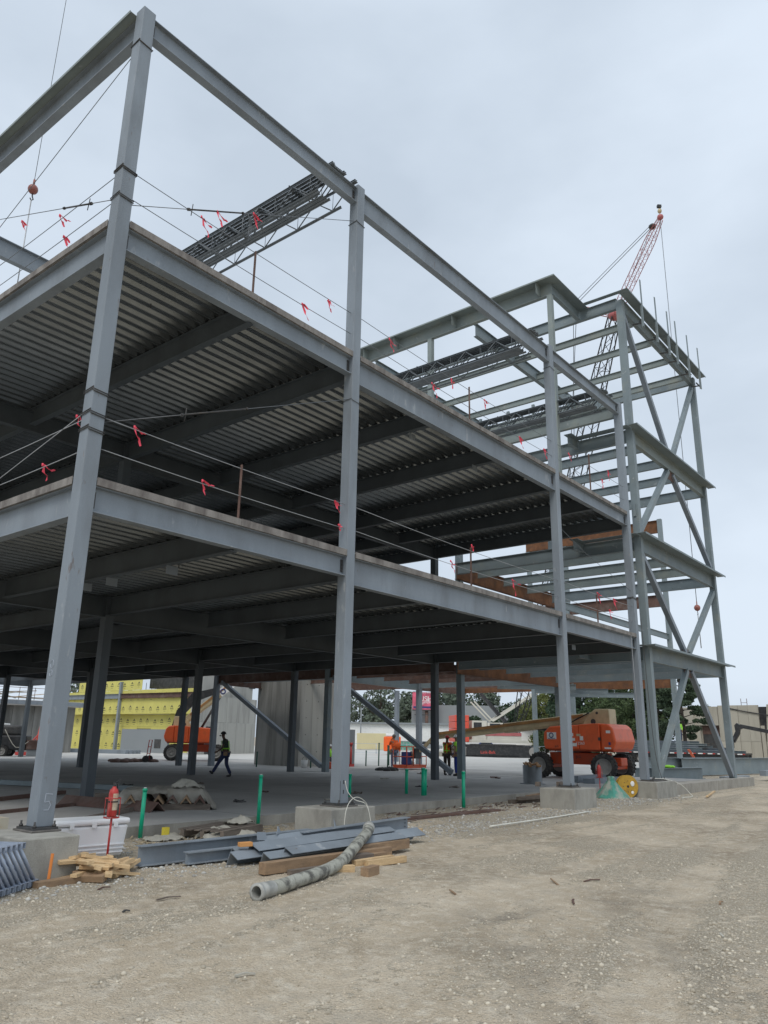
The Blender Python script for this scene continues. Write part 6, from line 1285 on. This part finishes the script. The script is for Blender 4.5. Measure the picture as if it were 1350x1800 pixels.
# ================================================================== TREES
def leafcloud(nm, m, par, clumps, n_, s):
    V = []; Fc = []; tot = sum(c[1][0]*c[1][1]*c[1][2] for c in clumps)
    for (c, r_) in clumps:
        k = max(30, int(n_*(r_[0]*r_[1]*r_[2])/tot))
        d = rng.normal(size=(k, 3)); d /= np.linalg.norm(d, axis=1)[:, None]; rad = rng.uniform(.35, 1.04, (k, 1))**.6
        P = d*rad*np.array(r_)+np.array(c)
        a = rng.normal(size=(k, 3)); a /= np.linalg.norm(a, axis=1)[:, None]; b_ = np.cross(a, rng.normal(size=(k, 3))); b_ /= np.linalg.norm(b_, axis=1)[:, None]
        ss = rng.uniform(.5, 1.3, (k, 1))*s
        base = len(V)*0
        Q = np.stack([P-a*ss, P-b_*ss*.6, P+a*ss, P+b_*ss*.6], 1).reshape(-1, 3); off = sum(len(v) for v in V)
        V.append(Q); Fc.append(np.arange(k*4).reshape(k, 4)+off)
    V = np.concatenate(V); Fc = np.concatenate(Fc); me = bpy.data.meshes.new(nm)
    me.vertices.add(len(V)); me.vertices.foreach_set('co', V.ravel()); me.loops.add(Fc.size); me.loops.foreach_set('vertex_index', Fc.ravel())
    me.polygons.add(len(Fc)); me.polygons.foreach_set('loop_start', np.arange(len(Fc))*4); me.polygons.foreach_set('loop_total', np.full(len(Fc), 4)); me.update(calc_edges=True); me.materials.append(M[m])
    o = bpy.data.objects.new(nm, me); COL.objects.link(o); o.parent = par; return o
def tree(x, y, h, w, m, lb, base=.25, n_=5000, s=.22, grp='trees behind the site', kind='broadleaf_tree', seed=0):
    rd = random.Random(seed+int(x*7)); t = thing(kind, lb, 'tree', (x, y, 0), 0, grp)
    cl = []; tk = MB(); tk.tube([(0, 0, 0), (rd.uniform(-.2, .2), 0, h*.3), (rd.uniform(-.3, .3), rd.uniform(-.3, .3), h*.6), (0, 0, h*.88)], [h*.028, h*.022, h*.014, h*.004], 8)
    nb = 17
    for k in range(nb):
        f = base+(1-base)*(k+.5)/nb; prof = math.sin(math.pi*min(1, max(.08, (f-base)/(1-base)*.80+.16)))**.7; a = k*2.4+rd.uniform(-.4, .4); rr = w*.5*prof*rd.uniform(.45, .80)
        c = (math.cos(a)*rr, math.sin(a)*rr, h*f-(.05*h if f > .9 else 0)); cs = w*rd.uniform(.15, .24)*(.6+.5*prof)
        cl.append((c, (cs, cs, cs*.75))); tk.tube([(0, 0, h*f*.62), (c[0]*.5, c[1]*.5, h*f*.82), c], [h*.009, h*.006, h*.002], 5)
    tk.obj('trunk', 'bark', t); leafcloud('crown', m, t, cl, n_, s)
    return t
tree(104, 38.6, 12.2, 10.5, 'leafd', 'large dark broadleaf tree behind the boom pivot, rising highest', .18, 9000, .24)
tree(101, 34.0, 9.8, 6.5, 'leafd', 'dark tree right of the highest dark tree, touching it', .15, 5000, .22); tree(106, 44.0, 10.5, 6.5, 'leafd', 'dark tree left of the highest dark tree', .15, 5000, .22)
tree(82, 23.6, 9.3, 6.2, 'leafm', 'mid green tree between the last columns', .12, 7000, .17); tree(80, 20.6, 8.0, 5.0, 'leafm', 'mid green tree seen through the end bay, left', .12, 6000, .16); tree(86, 29.5, 7.4, 6, 'leafm', 'low bushy green tree behind the boom lift counterweight', .1, 5000, .18)
tree(118, 53.5, 10.2, 9.0, 'leafy', 'yellow green tree left of the third column behind the lift', .12, 7000, .22); tree(110, 49.5, 5.5, 5, 'leafm', 'low green tree below the yellow green tree', .1, 3000, .2)
tree(128, 66, 8.5, 8, 'leafd', 'dark tree behind the crane boom foot', .1, 5000, .25); tree(125, 60.5, 8.0, 7, 'leafd', 'dark tree right of the crane boom foot', .1, 4500, .25); tree(125, 72.5, 6.5, 5, 'leafd', 'small dark tree behind the crane gantry', .1, 3500, .22)
def pine(x, y, h, lb):
    t = thing('pine_tree', lb, 'tree', (x, y, 0)); rd = random.Random(9); cl = []
    tk = MB().tube([(0, 0, 0), (.15, .1, h*.4), (0, .2, h*.75), (.1, .1, h)], [.20, .16, .10, .03], 8)
    for k in range(26):
        f = .30+.68*k/26; a = k*2.2+rd.uniform(-.5, .5); rr = (2.3 if f < .75 else 2.0*(1.12-f)/.37)*rd.uniform(.5, 1.1); c = (math.cos(a)*rr, math.sin(a)*rr, h*f+rd.uniform(-.1, .25))
        tk.tube([(0, .1, h*f-.15), (c[0]*.5, c[1]*.5, c[2]-.1), c], [.05, .035, .015], 5)
        cl.append((c, (.62*rd.uniform(.7, 1.2), .62*rd.uniform(.7, 1.2), .30))); cl.append(((c[0]*.6, c[1]*.6, c[2]+.05), (.35, .35, .2)))
    tk.obj('trunk', 'bark', t); leafcloud('crown', 'leafp', t, cl, 13000, .12)
pine(69.5, 14.3, 8.4, 'open crowned pine with visible limbs by the tan building'); pine(72, 17.6, 8.2, 'denser pine beside the open one, seen through the brace')
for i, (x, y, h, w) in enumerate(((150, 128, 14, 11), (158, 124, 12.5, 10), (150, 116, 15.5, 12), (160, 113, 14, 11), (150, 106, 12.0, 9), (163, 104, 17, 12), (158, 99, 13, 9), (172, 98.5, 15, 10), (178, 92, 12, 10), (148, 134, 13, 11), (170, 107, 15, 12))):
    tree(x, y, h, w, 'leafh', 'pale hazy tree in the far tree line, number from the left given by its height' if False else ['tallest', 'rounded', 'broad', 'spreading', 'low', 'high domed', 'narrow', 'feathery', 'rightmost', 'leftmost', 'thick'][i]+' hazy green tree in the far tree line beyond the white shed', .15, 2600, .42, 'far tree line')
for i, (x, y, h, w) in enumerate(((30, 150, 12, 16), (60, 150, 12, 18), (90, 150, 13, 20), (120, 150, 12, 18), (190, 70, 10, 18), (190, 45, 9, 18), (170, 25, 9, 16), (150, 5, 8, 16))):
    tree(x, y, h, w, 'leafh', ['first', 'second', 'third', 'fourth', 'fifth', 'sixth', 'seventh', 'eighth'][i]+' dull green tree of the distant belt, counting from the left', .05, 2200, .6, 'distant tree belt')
